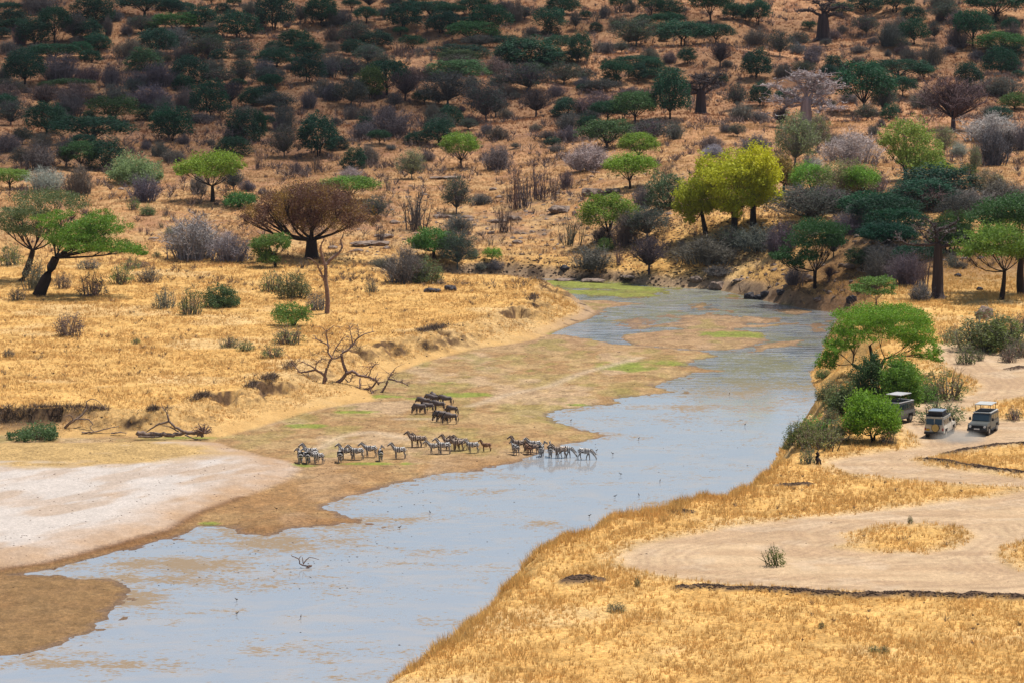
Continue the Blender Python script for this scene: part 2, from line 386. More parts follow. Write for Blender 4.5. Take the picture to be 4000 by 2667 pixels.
# ------------------------------------------------------------------ materials
def new_mat(name):
    m = bpy.data.materials.new(name); m.use_nodes = True
    nt = m.node_tree
    b = nt.nodes['Principled BSDF']
    b.inputs['Specular IOR Level'].default_value = 0.25
    return m, nt, b
def nd(nt, t, **kw):
    n = nt.nodes.new(t)
    for k, v in kw.items():
        setattr(n, k, v)
    return n
def L(nt, a, b):
    nt.links.new(a, b)

def noisy(name, col, var=0.25, scale=3.0, rough=0.85, attr=None, objcol=False, island=0.0, metal=0.0, trans=0.0, spec=0.25, bump=0.0, vscale=(1, 1, 1)):
    m, nt, b = new_mat(name)
    b.inputs['Roughness'].default_value = rough
    b.inputs['Metallic'].default_value = metal
    b.inputs['Specular IOR Level'].default_value = spec
    tc = nd(nt, 'ShaderNodeTexCoord'); mp = nd(nt, 'ShaderNodeMapping'); mp.inputs['Scale'].default_value = vscale
    no = nd(nt, 'ShaderNodeTexNoise'); no.inputs['Scale'].default_value = scale; no.inputs['Detail'].default_value = 5
    L(nt, tc.outputs['Object'], mp.inputs[0]); L(nt, mp.outputs[0], no.inputs['Vector'])
    mr = nd(nt, 'ShaderNodeMapRange'); mr.inputs[1].default_value = .3; mr.inputs[2].default_value = .7
    mr.inputs[3].default_value = 1 - var; mr.inputs[4].default_value = 1 + var
    L(nt, no.outputs['Fac'], mr.inputs[0])
    v = mr.outputs[0]
    if island:
        g = nd(nt, 'ShaderNodeNewGeometry'); m2 = nd(nt, 'ShaderNodeMapRange')
        m2.inputs[3].default_value = 1 - island; m2.inputs[4].default_value = 1 + island
        L(nt, g.outputs['Random Per Island'], m2.inputs[0])
        mm = nd(nt, 'ShaderNodeMath', operation='MULTIPLY'); L(nt, v, mm.inputs[0]); L(nt, m2.outputs[0], mm.inputs[1]); v = mm.outputs[0]
    if attr:
        a = nd(nt, 'ShaderNodeAttribute'); a.attribute_name = attr; src = a.outputs['Color']
    elif objcol:
        a = nd(nt, 'ShaderNodeObjectInfo'); src = a.outputs['Color']
    else:
        a = nd(nt, 'ShaderNodeRGB'); a.outputs[0].default_value = (*col, 1); src = a.outputs[0]
    sc = nd(nt, 'ShaderNodeVectorMath', operation='SCALE'); L(nt, src, sc.inputs[0]); L(nt, v, sc.inputs['Scale'])
    L(nt, sc.outputs[0], b.inputs['Base Color'])
    if bump:
        bm = nd(nt, 'ShaderNodeBump'); bm.inputs['Strength'].default_value = bump; bm.inputs['Distance'].default_value = .1
        L(nt, no.outputs['Fac'], bm.inputs['Height']); L(nt, bm.outputs[0], b.inputs['Normal'])
    if trans:
        tr = nd(nt, 'ShaderNodeBsdfTranslucent'); mx = nd(nt, 'ShaderNodeMixShader'); mx.inputs[0].default_value = trans
        L(nt, sc.outputs[0], tr.inputs[0]); L(nt, b.outputs[0], mx.inputs[1]); L(nt, tr.outputs[0], mx.inputs[2])
        L(nt, mx.outputs[0], nt.nodes['Material Output'].inputs[0])
    return m
def plain(name, col, rough=.5, metal=0., spec=.5):
    return noisy(name, col, .08, 2.0, rough, metal=metal, spec=spec)

def ground_material():
    m, nt, b = new_mat("ground")
    b.inputs['Roughness'].default_value = .95; b.inputs['Specular IOR Level'].default_value = .1
    a = nd(nt, 'ShaderNodeAttribute'); a.attribute_name = 'col'
    tc = nd(nt, 'ShaderNodeTexCoord')
    outs = []
    for sc, det, lo, hi, vs in ((.55, 6, .80, 1.18, (1, .7, 1)), (2.6, 4, .74, 1.22, (1, .6, 1)), (9.0, 2, .70, 1.22, (1, .45, 1))):
        mp = nd(nt, 'ShaderNodeMapping'); mp.inputs['Scale'].default_value = vs
        no = nd(nt, 'ShaderNodeTexNoise'); no.inputs['Scale'].default_value = sc; no.inputs['Detail'].default_value = det
        L(nt, tc.outputs['Object'], mp.inputs[0]); L(nt, mp.outputs[0], no.inputs['Vector'])
        mr = nd(nt, 'ShaderNodeMapRange'); mr.inputs[1].default_value = .32; mr.inputs[2].default_value = .68; mr.inputs[3].default_value = lo; mr.inputs[4].default_value = hi
        L(nt, no.outputs['Fac'], mr.inputs[0]); outs.append((mr, no))
    m1 = nd(nt, 'ShaderNodeMath', operation='MULTIPLY'); L(nt, outs[0][0].outputs[0], m1.inputs[0]); L(nt, outs[1][0].outputs[0], m1.inputs[1])
    m2 = nd(nt, 'ShaderNodeMath', operation='MULTIPLY'); L(nt, m1.outputs[0], m2.inputs[0]); L(nt, outs[2][0].outputs[0], m2.inputs[1])
    # smooth surfaces (road, sand) take little of the mottling
    sm = nd(nt, 'ShaderNodeAttribute'); sm.attribute_name = 'rough'
    mx = nd(nt, 'ShaderNodeMix'); mx.data_type = 'FLOAT'
    L(nt, sm.outputs['Fac'], mx.inputs[0]); mx.inputs[2].default_value = 1.0; L(nt, m2.outputs[0], mx.inputs[3])
    sc = nd(nt, 'ShaderNodeVectorMath', operation='SCALE'); L(nt, a.outputs['Color'], sc.inputs[0]); L(nt, mx.outputs[0], sc.inputs['Scale'])
    # wet ground by the water
    w = nd(nt, 'ShaderNodeAttribute'); w.attribute_name = 'wet'
    L(nt, sc.outputs[0], b.inputs['Base Color'])
    mr = nd(nt, 'ShaderNodeMapRange'); mr.inputs[3].default_value = .95; mr.inputs[4].default_value = .42
    L(nt, w.outputs['Fac'], mr.inputs[0]); L(nt, mr.outputs[0], b.inputs['Roughness'])
    bm = nd(nt, 'ShaderNodeBump'); bm.inputs['Strength'].default_value = .55; bm.inputs['Distance'].default_value = .16
    L(nt, outs[1][1].outputs['Fac'], bm.inputs['Height']); L(nt, bm.outputs[0], b.inputs['Normal'])
    return m

def water_material():
    m, nt, b = new_mat("river_water")
    b.inputs['IOR'].default_value = 1.42; b.inputs['Specular IOR Level'].default_value = .75
    tc = nd(nt, 'ShaderNodeTexCoord')
    def noise(scale, vs, det=4, dist=0.):
        mp = nd(nt, 'ShaderNodeMapping'); mp.inputs['Scale'].default_value = vs
        no = nd(nt, 'ShaderNodeTexNoise'); no.inputs['Scale'].default_value = scale; no.inputs['Detail'].default_value = det; no.inputs['Distortion'].default_value = dist
        L(nt, tc.outputs['Object'], mp.inputs[0]); L(nt, mp.outputs[0], no.inputs['Vector']); return no
    a = nd(nt, 'ShaderNodeAttribute'); a.attribute_name = 'algae'
    big = noise(.16, (1, .8, 1), 4, .6); fine = noise(3.2, (.6, 1.0, 1), 6, .3); mid = noise(.7, (.7, 1, 1), 4, .5)
    def math_(op, x, y):
        n = nd(nt, 'ShaderNodeMath', operation=op)
        for i, v in enumerate((x, y)):
            if isinstance(v, (int, float)): n.inputs[i].default_value = v
            else: L(nt, v, n.inputs[i])
        return n.outputs[0]
    s = math_('ADD', math_('MULTIPLY', fine.outputs['Fac'], .62), math_('MULTIPLY', mid.outputs['Fac'], .38))
    s = math_('ADD', s, math_('MULTIPLY', math_('SUBTRACT', big.outputs['Fac'], .5), .35))
    s = math_('ADD', s, math_('MULTIPLY', math_('MINIMUM', a.outputs['Fac'], 1.5), .155))
    mask = nd(nt, 'ShaderNodeMapRange'); mask.inputs[1].default_value = .585; mask.inputs[2].default_value = .66; L(nt, s, mask.inputs[0])
    mask.inputs[4].default_value = .92
    # two kinds of floating weed: straw-brown and green, the green in the upper reach
    gn = nd(nt, 'ShaderNodeAttribute'); gn.attribute_name = 'weed'
    cm = nd(nt, 'ShaderNodeMix'); cm.data_type = 'RGBA'
    L(nt, gn.outputs['Fac'], cm.inputs[0]); cm.inputs[6].default_value = (*alb(172, 146, 112), 1); cm.inputs[7].default_value = (*alb(124, 128, 92), 1)
    body = nd(nt, 'ShaderNodeMix'); body.data_type = 'RGBA'
    L(nt, big.outputs['Fac'], body.inputs[0]); body.inputs[6].default_value = WATER_A; body.inputs[7].default_value = WATER_B
    shoal = noise(.34, (.42, .75, 1), 6, 1.2); sm_ = nd(nt, 'ShaderNodeMapRange'); sm_.inputs[1].default_value = .47; sm_.inputs[2].default_value = .66; sm_.inputs[4].default_value = .45; L(nt, shoal.outputs['Fac'], sm_.inputs[0])
    bd2 = nd(nt, 'ShaderNodeMix'); bd2.data_type = 'RGBA'; L(nt, sm_.outputs[0], bd2.inputs[0]); L(nt, body.outputs[2], bd2.inputs[6]); bd2.inputs[7].default_value = (.42, .355, .29, 1)
    dk_ = noise(1.1, (.16, 1.0, 1), 4, .5); dm_ = nd(nt, 'ShaderNodeMapRange'); dm_.inputs[1].default_value = .47; dm_.inputs[2].default_value = .57; L(nt, dk_.outputs['Fac'], dm_.inputs[0])  # dark hill reflections in the ripples, painted as streaks into the upper reach
    dmw = math_('MULTIPLY', dm_.outputs[0], math_('MULTIPLY', gn.outputs['Fac'], .85))
    bd3 = nd(nt, 'ShaderNodeMix'); bd3.data_type = 'RGBA'; L(nt, dmw, bd3.inputs[0]); L(nt, bd2.outputs[2], bd3.inputs[6]); bd3.inputs[7].default_value = (.05, .056, .045, 1)
    body = bd3
    fin = nd(nt, 'ShaderNodeMix'); fin.data_type = 'RGBA'
    L(nt, mask.outputs[0], fin.inputs[0]); L(nt, body.outputs[2], fin.inputs[6]); L(nt, cm.outputs[2], fin.inputs[7])
    L(nt, fin.outputs[2], b.inputs['Base Color'])
    ro = nd(nt, 'ShaderNodeMapRange'); ro.inputs[3].default_value = .06; ro.inputs[4].default_value = .9; L(nt, mask.outputs[0], ro.inputs[0])
    L(nt, ro.outputs[0], b.inputs['Roughness'])
    sp = nd(nt, 'ShaderNodeMapRange'); sp.inputs[3].default_value = .75; sp.inputs[4].default_value = .15; L(nt, mask.outputs[0], sp.inputs[0])
    L(nt, sp.outputs[0], b.inputs['Specular IOR Level'])
    rip = noise(3.2, (.35, 1.0, 1), 3, .4); rip2 = noise(.9, (.3, 1, 1), 2)
    h = math_('ADD', rip.outputs['Fac'], math_('MULTIPLY', rip2.outputs['Fac'], 1.5))
    flow = nd(nt, 'ShaderNodeMapRange'); flow.inputs[3].default_value = .03; flow.inputs[4].default_value = .55; L(nt, gn.outputs['Fac'], flow.inputs[0])
    bm = nd(nt, 'ShaderNodeBump'); bm.inputs['Distance'].default_value = .1; L(nt, flow.outputs[0], bm.inputs['Strength'])
    L(nt, h, bm.inputs['Height']); L(nt, bm.outputs[0], b.inputs['Normal'])
    return m
WATER_A = (.27, .30, .34, 1); WATER_B = (.33, .345, .36, 1)

M = {}
M['ground'] = ground_material()
M['water'] = water_material()
M['leaf'] = noisy("foliage", (0, 0, 0), .2, 2.2, .6, objcol=True, island=.28, trans=.38, spec=.25)
M['twig'] = noisy("twigs", (0, 0, 0), .18, 2.0, .9, objcol=True, island=.22)
M['bark'] = noisy("bark", alb(92, 74, 62), .3, 6.0, .9, bump=.4, vscale=(1, 1, .3))
M['bark_dark'] = noisy("dark_bark", alb(66, 52, 46), .3, 6.0, .9, bump=.4, vscale=(1, 1, .3))
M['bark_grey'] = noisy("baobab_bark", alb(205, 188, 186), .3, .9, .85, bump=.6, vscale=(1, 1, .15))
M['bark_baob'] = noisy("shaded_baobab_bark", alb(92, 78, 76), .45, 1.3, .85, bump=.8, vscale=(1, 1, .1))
M['dead'] = noisy("bleached_deadwood", alb(168, 144, 128), .35, 4.0, .85, bump=.4)
M['dead_brown'] = noisy("weathered_deadwood", alb(168, 138, 124), .35, 4.0, .85, bump=.4)
M['grass'] = noisy("dry_grass", (0, 0, 0), .12, .4, .8, attr='col', island=.16, trans=.42, spec=.1)
def soften(m, up_=1.0, own=.45):
    # thin blades seen from afar are lit like the sward they make up
    nt = m.node_tree; b = nt.nodes['Principled BSDF']; g = nd(nt, 'ShaderNodeNewGeometry')
    s = nd(nt, 'ShaderNodeVectorMath', operation='SCALE'); s.inputs['Scale'].default_value = own; L(nt, g.outputs['Normal'], s.inputs[0])
    a = nd(nt, 'ShaderNodeVectorMath', operation='ADD'); a.inputs[1].default_value = (0, 0, up_); L(nt, s.outputs[0], a.inputs[0])
    n = nd(nt, 'ShaderNodeVectorMath', operation='NORMALIZE'); L(nt, a.outputs[0], n.inputs[0]); L(nt, n.outputs[0], b.inputs['Normal'])
soften(M['grass'])
M['leaf_rust'] = noisy("rusty_foliage", (0, 0, 0), .2, 2.2, .6, objcol=True, island=.28, trans=.38, spec=.25)
_nt = M['leaf_rust'].node_tree; _sc = [n for n in _nt.nodes if n.type == 'VECT_MATH'][0]; _oi = [n for n in _nt.nodes if n.type == 'OBJECT_INFO'][0]
_no = nd(_nt, 'ShaderNodeTexNoise'); _no.inputs['Scale'].default_value = .33; _tc = nd(_nt, 'ShaderNodeTexCoord'); L(_nt, _tc.outputs['Object'], _no.inputs['Vector'])
_mr = nd(_nt, 'ShaderNodeMapRange'); _mr.inputs[1].default_value = .5; _mr.inputs[2].default_value = .64; L(_nt, _no.outputs['Fac'], _mr.inputs[0])
_mx = nd(_nt, 'ShaderNodeMix'); _mx.data_type = 'RGBA'; L(_nt, _mr.outputs[0], _mx.inputs[0]); L(_nt, _oi.outputs['Color'], _mx.inputs[6]); _mx.inputs[7].default_value = (.30, .185, .03, 1); L(_nt, _mx.outputs[2], _sc.inputs[0])
soften(M['leaf_rust'], .32, 1.0)
soften(M['leaf'], .22, 1.0)
soften(M['twig'], .5, 1.0)
M['rock'] = noisy("granite", alb(168, 146, 130), .4, 1.4, .9, bump=.8)
M['rock_dark'] = noisy("wet_dark_rock", alb(80, 74, 78), .5, 1.6, .6, bump=.8)
M['clod'] = noisy("earth_clods", alb(104, 82, 66), .4, 5, .95)

def mesh_from(name, V, faces3=None, faces4=None, mat=None, smooth=False):
    me = bpy.data.meshes.new(name)
    V = np.asarray(V, np.float32)
    f3 = np.zeros((0, 3), np.int32) if faces3 is None or len(faces3) == 0 else np.asarray(faces3, np.int32)
    f4 = np.zeros((0, 4), np.int32) if faces4 is None or len(faces4) == 0 else np.asarray(faces4, np.int32)
    me.vertices.add(len(V)); me.vertices.foreach_set('co', V.ravel())
    nl = f3.size + f4.size
    me.loops.add(nl); me.loops.foreach_set('vertex_index', np.concatenate([f3.ravel(), f4.ravel()]))
    me.polygons.add(len(f3) + len(f4))
    st = np.concatenate([np.arange(len(f3)) * 3, f3.size + np.arange(len(f4)) * 4]).astype(np.int32)
    me.polygons.foreach_set('loop_start', st)
    if smooth:
        me.polygons.foreach_set('use_smooth', np.ones(len(st), bool))
    me.update(calc_edges=True)
    if mat: me.materials.append(mat)
    return me
def tag(o, label=None, cat=None, group=None, kind=None):
    if label: o['label'] = label
    if cat: o['category'] = cat
    if group: o['group'] = group
    if kind: o['kind'] = kind
    return o
def obj(name, me, parent=None, loc=None):
    o = bpy.data.objects.new(name, me); COL.objects.link(o)
    if parent is not None: o.parent = parent
    if loc is not None: o.location = loc
    return o
def empty(name, loc=(0, 0, 0), rz=0.0):
    o = bpy.data.objects.new(name, None); COL.objects.link(o)
    o.location = loc; o.rotation_euler = (0, 0, rz); o.empty_display_size = .3
    return o
def copy_tree(o, parent=None):
    c = o.copy(); COL.objects.link(c)
    if parent is not None: c.parent = parent
    for ch in list(o.children):
        copy_tree(ch, c)
    return c

# ------------------------------------------------------------------ ground sheet, water sheet
ny, nx = TX.shape
idx = np.arange(ny * nx).reshape(ny, nx)
q = np.stack([idx[:-1, :-1], idx[:-1, 1:], idx[1:, 1:], idx[1:, :-1]], -1).reshape(-1, 4)
gme = mesh_from("ground", np.stack([TX, TY, TZ], -1).reshape(-1, 3), None, q, M['ground'], True)
def vattr(me, name, arr, typ='FLOAT'):
    a = me.attributes.new(name, typ, 'POINT')
    if typ == 'FLOAT_COLOR':
        arr = np.concatenate([arr.reshape(-1, 3), np.ones((arr.size // 3, 1))], 1).astype(np.float32)
        a.data.foreach_set('color', arr.ravel())
    else:
        a.data.foreach_set('value', np.asarray(arr, np.float32).ravel())
vattr(gme, 'col', T['c'], 'FLOAT_COLOR')
vattr(gme, 'rough', np.clip(.42 + .6 * (T['g'] > .3) + .25 * (T['slope'] > .5) + .5 * ((T['dRB'] > 0) & (T['bed'] < .35)), 0, 1))
vattr(gme, 'wet', np.where(T['dRB'] > 0, 1 - ss(TZ, .01, .07), 0))
tag(obj("ground", gme), kind='structure')
WX = spaced([(-260, -60, 5), (-60, 70, .8), (70, 120, 5)]); WY = spaced([(225, 250, 5), (250, 612, 1.2), (612, 622, 5)])
wx, wy = np.meshgrid(WX, WY)
tw = dict(al=bil(T['al'], wx.ravel(), wy.ravel()))
wi = np.arange(wx.size).reshape(wx.shape)
wq = np.stack([wi[:-1, :-1], wi[:-1, 1:], wi[1:, 1:], wi[1:, :-1]], -1).reshape(-1, 4)
cen = np.stack([wx, wy], -1)
keep = bil(T['dRB'], wx.ravel(), wy.ravel()).reshape(wx.shape) > -4
kq = keep[:-1, :-1] | keep[:-1, 1:] | keep[1:, 1:] | keep[1:, :-1]
wme = mesh_from("river_water", np.stack([wx, wy, np.zeros(wx.shape)], -1).reshape(-1, 3), None, wq[kq.ravel()], M['water'], True)
vattr(wme, 'algae', tw['al']); vattr(wme, 'weed', ss(wy, 445, 480) * .8)
tag(obj("river_water", wme), kind='structure')

# ------------------------------------------------------------------ tubes and leaves
class MB:
    """collects tubes and small faces of one part"""
    def __init__(s): s.V = []; s.F3 = []; s.F4 = []; s.n = 0
    def add(s, V, F3=None, F4=None):
        V = np.asarray(V, float)
        s.V.append(V)
        if F3 is not None and len(F3): s.F3.append(np.asarray(F3) + s.n)
        if F4 is not None and len(F4): s.F4.append(np.asarray(F4) + s.n)
        s.n += len(V)
    def tube(s, pts, rad, k=5):
        pts = np.asarray(pts, float); n = len(pts); rad = np.broadcast_to(np.asarray(rad, float), (n,))
        t = np.gradient(pts, axis=0); t /= np.linalg.norm(t, axis=1)[:, None] + 1e-9
        ref = np.where(np.abs(t[:, 2:3]) < .9, np.array([[0, 0, 1.]]), np.array([[1., 0, 0]]))
        a = np.cross(t, ref); a /= np.linalg.norm(a, axis=1)[:, None] + 1e-9
        b = np.cross(t, a)
        an = np.arange(k) * 2 * np.pi / k
        ring = pts[:, None, :] + rad[:, None, None] * (np.cos(an)[None, :, None] * a[:, None, :] + np.sin(an)[None, :, None] * b[:, None, :])
        V = ring.reshape(-1, 3)
        i = np.arange(n - 1)[:, None] * k; j = np.arange(k)[None, :]; j2 = (j + 1) % k
        F = np.stack([i + j, i + j2, i + k + j2, i + k + j], -1).reshape(-1, 4)
        s.add(V, None, F)
    def blades(s, base, tip, w, up_=None):
        """thin triangles base->tip"""
        base = np.asarray(base); tip = np.asarray(tip); n = len(base)
        if n == 0: return
        d = tip - base
        r = rng.normal(size=(n, 3)); sd = np.cross(d, r); sd /= np.linalg.norm(sd, axis=1)[:, None] + 1e-9
        w = np.broadcast_to(np.asarray(w, float), (n,))[:, None]
        V = np.stack([base - sd * w, base + sd * w, tip], 1).reshape(-1, 3)
        s.add(V, np.arange(n * 3).reshape(n, 3))
    def leaves(s, pts, size, flat=.0):
        n = len(pts)
        u = rng.normal(size=(n, 3)); u[:, 2] *= (1 - flat); u /= np.linalg.norm(u, axis=1)[:, None]
        r = rng.normal(size=(n, 3)); r[:, 2] *= (1 - flat); v = r - (r * u).sum(1)[:, None] * u; v /= np.linalg.norm(v, axis=1)[:, None] + 1e-9
        sz = (size * rng.uniform(.6, 1.35, n))[:, None]
        V = np.stack([pts - u * sz, pts + v * sz * .55, pts + u * sz, pts - v * sz * .55], 1).reshape(-1, 3)
        s.add(V, None, np.arange(n * 4).reshape(n, 4))
    def mesh(s, name, mat, smooth=False):
        V = np.concatenate(s.V) if s.V else np.zeros((0, 3))
        return mesh_from(name, V, np.concatenate(s.F3) if s.F3 else None, np.concatenate(s.F4) if s.F4 else None, mat, smooth)

def curve(a, b, bend=.15, n=5, sag=0.0, r=None):
    a = np.array(a, float); b = np.array(b, float); L_ = np.linalg.norm(b - a)
    off = (r if r is not None else rng).normal(size=3) * bend * L_
    t = np.linspace(0, 1, n)[:, None]
    p = a + (b - a) * t + off * (4 * t * (1 - t)) * .5
    p[:, 2] += sag * L_ * (t[:, 0] - t[:, 0] ** 2) * 2
    return p
def in_ball(n):
    v = rng.normal(size=(n, 3)); v /= np.linalg.norm(v, axis=1)[:, None]
    return v * rng.uniform(0, 1, n)[:, None] ** (1 / 3)

def grow(lobes, nleaf, leaf, trunk_r, fork, stems=1, lean=(0, 0), upper=.35, twigs=10, spread=.5, flat=.3, drop=0., seed=0, base_flare=1.35, k=6, twr=.0035, inner=.35, step=1, hubs=None):
    """trunk+limbs mesh and crown mesh in a unit box; lobes = (x,y,z,rx,ry,rz)"""
    global rng
    keep_ = rng; rng = np.random.default_rng(seed + 1000)
    tb = MB(); cb = MB(); lobes = np.array(lobes, float)
    starts = []
    for s in range(stems if not hubs else 0):
        a = 2 * math.pi * s / stems + rng.uniform(0, 1)
        off = np.array([math.cos(a), math.sin(a), 0]) * (.018 * stems if stems > 1 else 0)
        f = np.array([lean[0], lean[1], fork]) + off * (3 + 6 * rng.uniform())
        p = curve(off + np.array([0, 0, -.04]), f, .05, 5)
        rr = np.linspace(trunk_r * base_flare, trunk_r * .8, 5) / math.sqrt(stems)
        tb.tube(p, rr, k); starts.append(f)
    if hubs:
        starts = []
        for h_ in hubs:
            h_ = np.array(h_, float); p = curve(np.array([0, 0, -.04]), h_, .06, 6); tb.tube(p, np.linspace(trunk_r, trunk_r * .55, 6), k); starts.append(h_)
    for i, lb in enumerate(lobes):
        if i % step: continue
        c = lb[:3]; rad = lb[3:]
        f = min(starts, key=lambda q: np.linalg.norm((q - c)[:2]) + rng.uniform(0, .02))
        end = c - np.array([0, 0, rad[2] * .5])
        p = curve(f, end, .10, 6, sag=-.10 if end[2] > f[2] + .15 else .1)
        tb.tube(p, np.linspace(trunk_r * .55, trunk_r * .12, 6) * min(1.0, (6.0 / len(lobes)) ** .6), 5)
        for t in range(twigs):
            q = in_ball(1)[0]; q[2] = abs(q[2]) * .8 - .1
            tip = c + q * rad * .85
            s0 = p[rng.integers(2, 6)]
            pp = curve(s0, tip, .12, 4)
            tb.tube(pp, np.linspace(trunk_r * .14, twr * .4, 4) , 3)
    vol = lobes[:, 3] * lobes[:, 4] + lobes[:, 3] * lobes[:, 5]
    cnt = (nleaf * vol / vol.sum()).astype(int)
    for lb, n in zip(lobes, cnt):
        c = lb[:3]; rad = lb[3:]
        # clump centres inside the lobe, leaves gathered round them so gaps show between
        m = max(5, n // 26)
        cc = in_ball(m); nr = np.linalg.norm(cc, axis=1)[:, None] + 1e-6
        push = rng.uniform(0, 1, m)[:, None] > inner
        cc = np.where(push, cc / nr * rng.uniform(.62, 1.2, m)[:, None], cc)
        cc[:, 2] = np.where(cc[:, 2] < -.2, cc[:, 2] * upper, cc[:, 2])
        w = rng.integers(0, m, n)
        sp = np.array([.24, .24, .22 if rad[2] > .6 * rad[0] else .34]) * spread * 1.6
        pts = c + (cc[w] + rng.normal(size=(n, 3)) * sp) * rad
        if drop: pts[:, 2] -= drop * rng.uniform(0, 1, n) ** 3
        cb.leaves(pts, leaf, flat)
    rng = keep_
    return tb, cb

def umbrella_lobes(n, seed, z=.82, zr=.085, r=.30, lr=.2, low=.14):
    g = np.random.default_rng(seed); out = [(0, 0, z + .07, lr * 1.1, lr * 1.1, zr)]
    for i in range(n):
        a = 2 * math.pi * i / n + g.uniform(-.3, .3); q = r * g.uniform(.75, 1.08)
        out.append((math.cos(a) * q, math.sin(a) * q, z - low * g.uniform(.2, 1.1), lr * g.uniform(.8, 1.15), lr * g.uniform(.8, 1.15), zr * g.uniform(.8, 1.3)))
    return out
def dome_lobes(n, seed, zc=.6, rz=.36, r=.27, lr=.24):
    g = np.random.default_rng(seed); out = [(0, 0, zc + .08, lr * 1.25, lr * 1.25, rz * .82)]
    for i in range(n):
        a = 2 * math.pi * i / n + g.uniform(-.35, .35); q = r * g.uniform(.7, 1.05)
        out.append((math.cos(a) * q, math.sin(a) * q, zc - rz * g.uniform(.05, .75), lr * g.uniform(.75, 1.1), lr * g.uniform(.75, 1.1), rz * g.uniform(.42, .7)))
    return out

def thicket(nstem, seed, spread=1.0, lift=.0, tw=.006, per=14, tall=False, trunk=0.0):
    """leafless bush: fans of thin stems ending in fine twigs, unit box"""
    global rng
    keep_ = rng; rng = np.random.default_rng(seed + 5000)
    b = MB(); B = []; Tt = []; W = []
    fork = np.array([rng.normal() * .02, 0, lift])
    if trunk:
        b.tube(curve((0, 0, -.03), fork, .03, 4), np.linspace(trunk * 1.3, trunk, 4), 6)
    for s in range(nstem):
        a = rng.uniform(0, 2 * math.pi); q = math.sqrt(rng.uniform(0, 1)) 
        hz = math.sqrt(max(0, 1 - (q * .93) ** 2)) * rng.uniform(.8, 1.0)
        if tall: hz = rng.uniform(.55, 1)
        wv = 1 + .16 * math.sin(a * 2 + seed) + .12 * math.sin(a * 3 + seed * 2.3) + .08 * math.sin(a * 5 + seed * 1.7); q *= wv
        zz = lift + (1 - lift) * max(hz, .12) * (.9 + .14 * math.sin(a * 2 + seed * 3.1 + q * 3))
        tip = np.array([math.cos(a) * q * .5, math.sin(a) * q * .5, zz])
        base = fork if (trunk or rng.uniform() < .25) else np.array([math.cos(a) * q * .33 * spread + rng.normal() * .05, math.sin(a) * q * .33 * spread + rng.normal() * .05, 0])
        p = curve(base, tip, .10, 6, sag=.10)
        b.tube(p, np.linspace(tw * 1.8, tw * .35, 6) if not trunk else np.linspace(trunk * .45, tw * .5, 6), 3)
        for t in range(per):
            i = rng.integers(1 if not trunk else 2, 6); s0 = p[i] + rng.normal(size=3) * .004
            dd = rng.normal(size=3) * .09; dd[2] = abs(dd[2]) * 1.0 + rng.uniform(-.01, .07)
            e = s0 + dd
            B.append(s0); Tt.append(e); W.append(tw * .55)
            for u in range(3):
                f = s0 + dd * rng.uniform(.3, .9); dd2 = dd * .3 + rng.normal(size=3) * .042
                B.append(f); Tt.append(f + dd2); W.append(tw * .42)
    b.blades(np.array(B), np.array(Tt), np.array(W))
    rng = keep_
    return b
def sprigs(n, seed, leaf=.02, shell=.55):
    """leaf clusters over the outside of a bush"""
    global rng
    keep_ = rng; rng = np.random.default_rng(seed + 9000)
    c = MB(); m = max(6, n // 14)
    v = rng.normal(size=(m, 3)); v[:, 2] = np.abs(v[:, 2]) * .8 + .1; v /= np.linalg.norm(v, axis=1)[:, None]
    v *= rng.uniform(shell, 1.0, m)[:, None]
    cc = v * np.array([.5, .5, .93]) + np.array([0, 0, .03])
    w = rng.integers(0, m, n)
    pts = cc[w] + rng.normal(size=(n, 3)) * np.array([.045, .045, .05])
    pts[:, 2] = np.maximum(pts[:, 2], .02)
    c.leaves(pts, leaf); rng = keep_
    return c

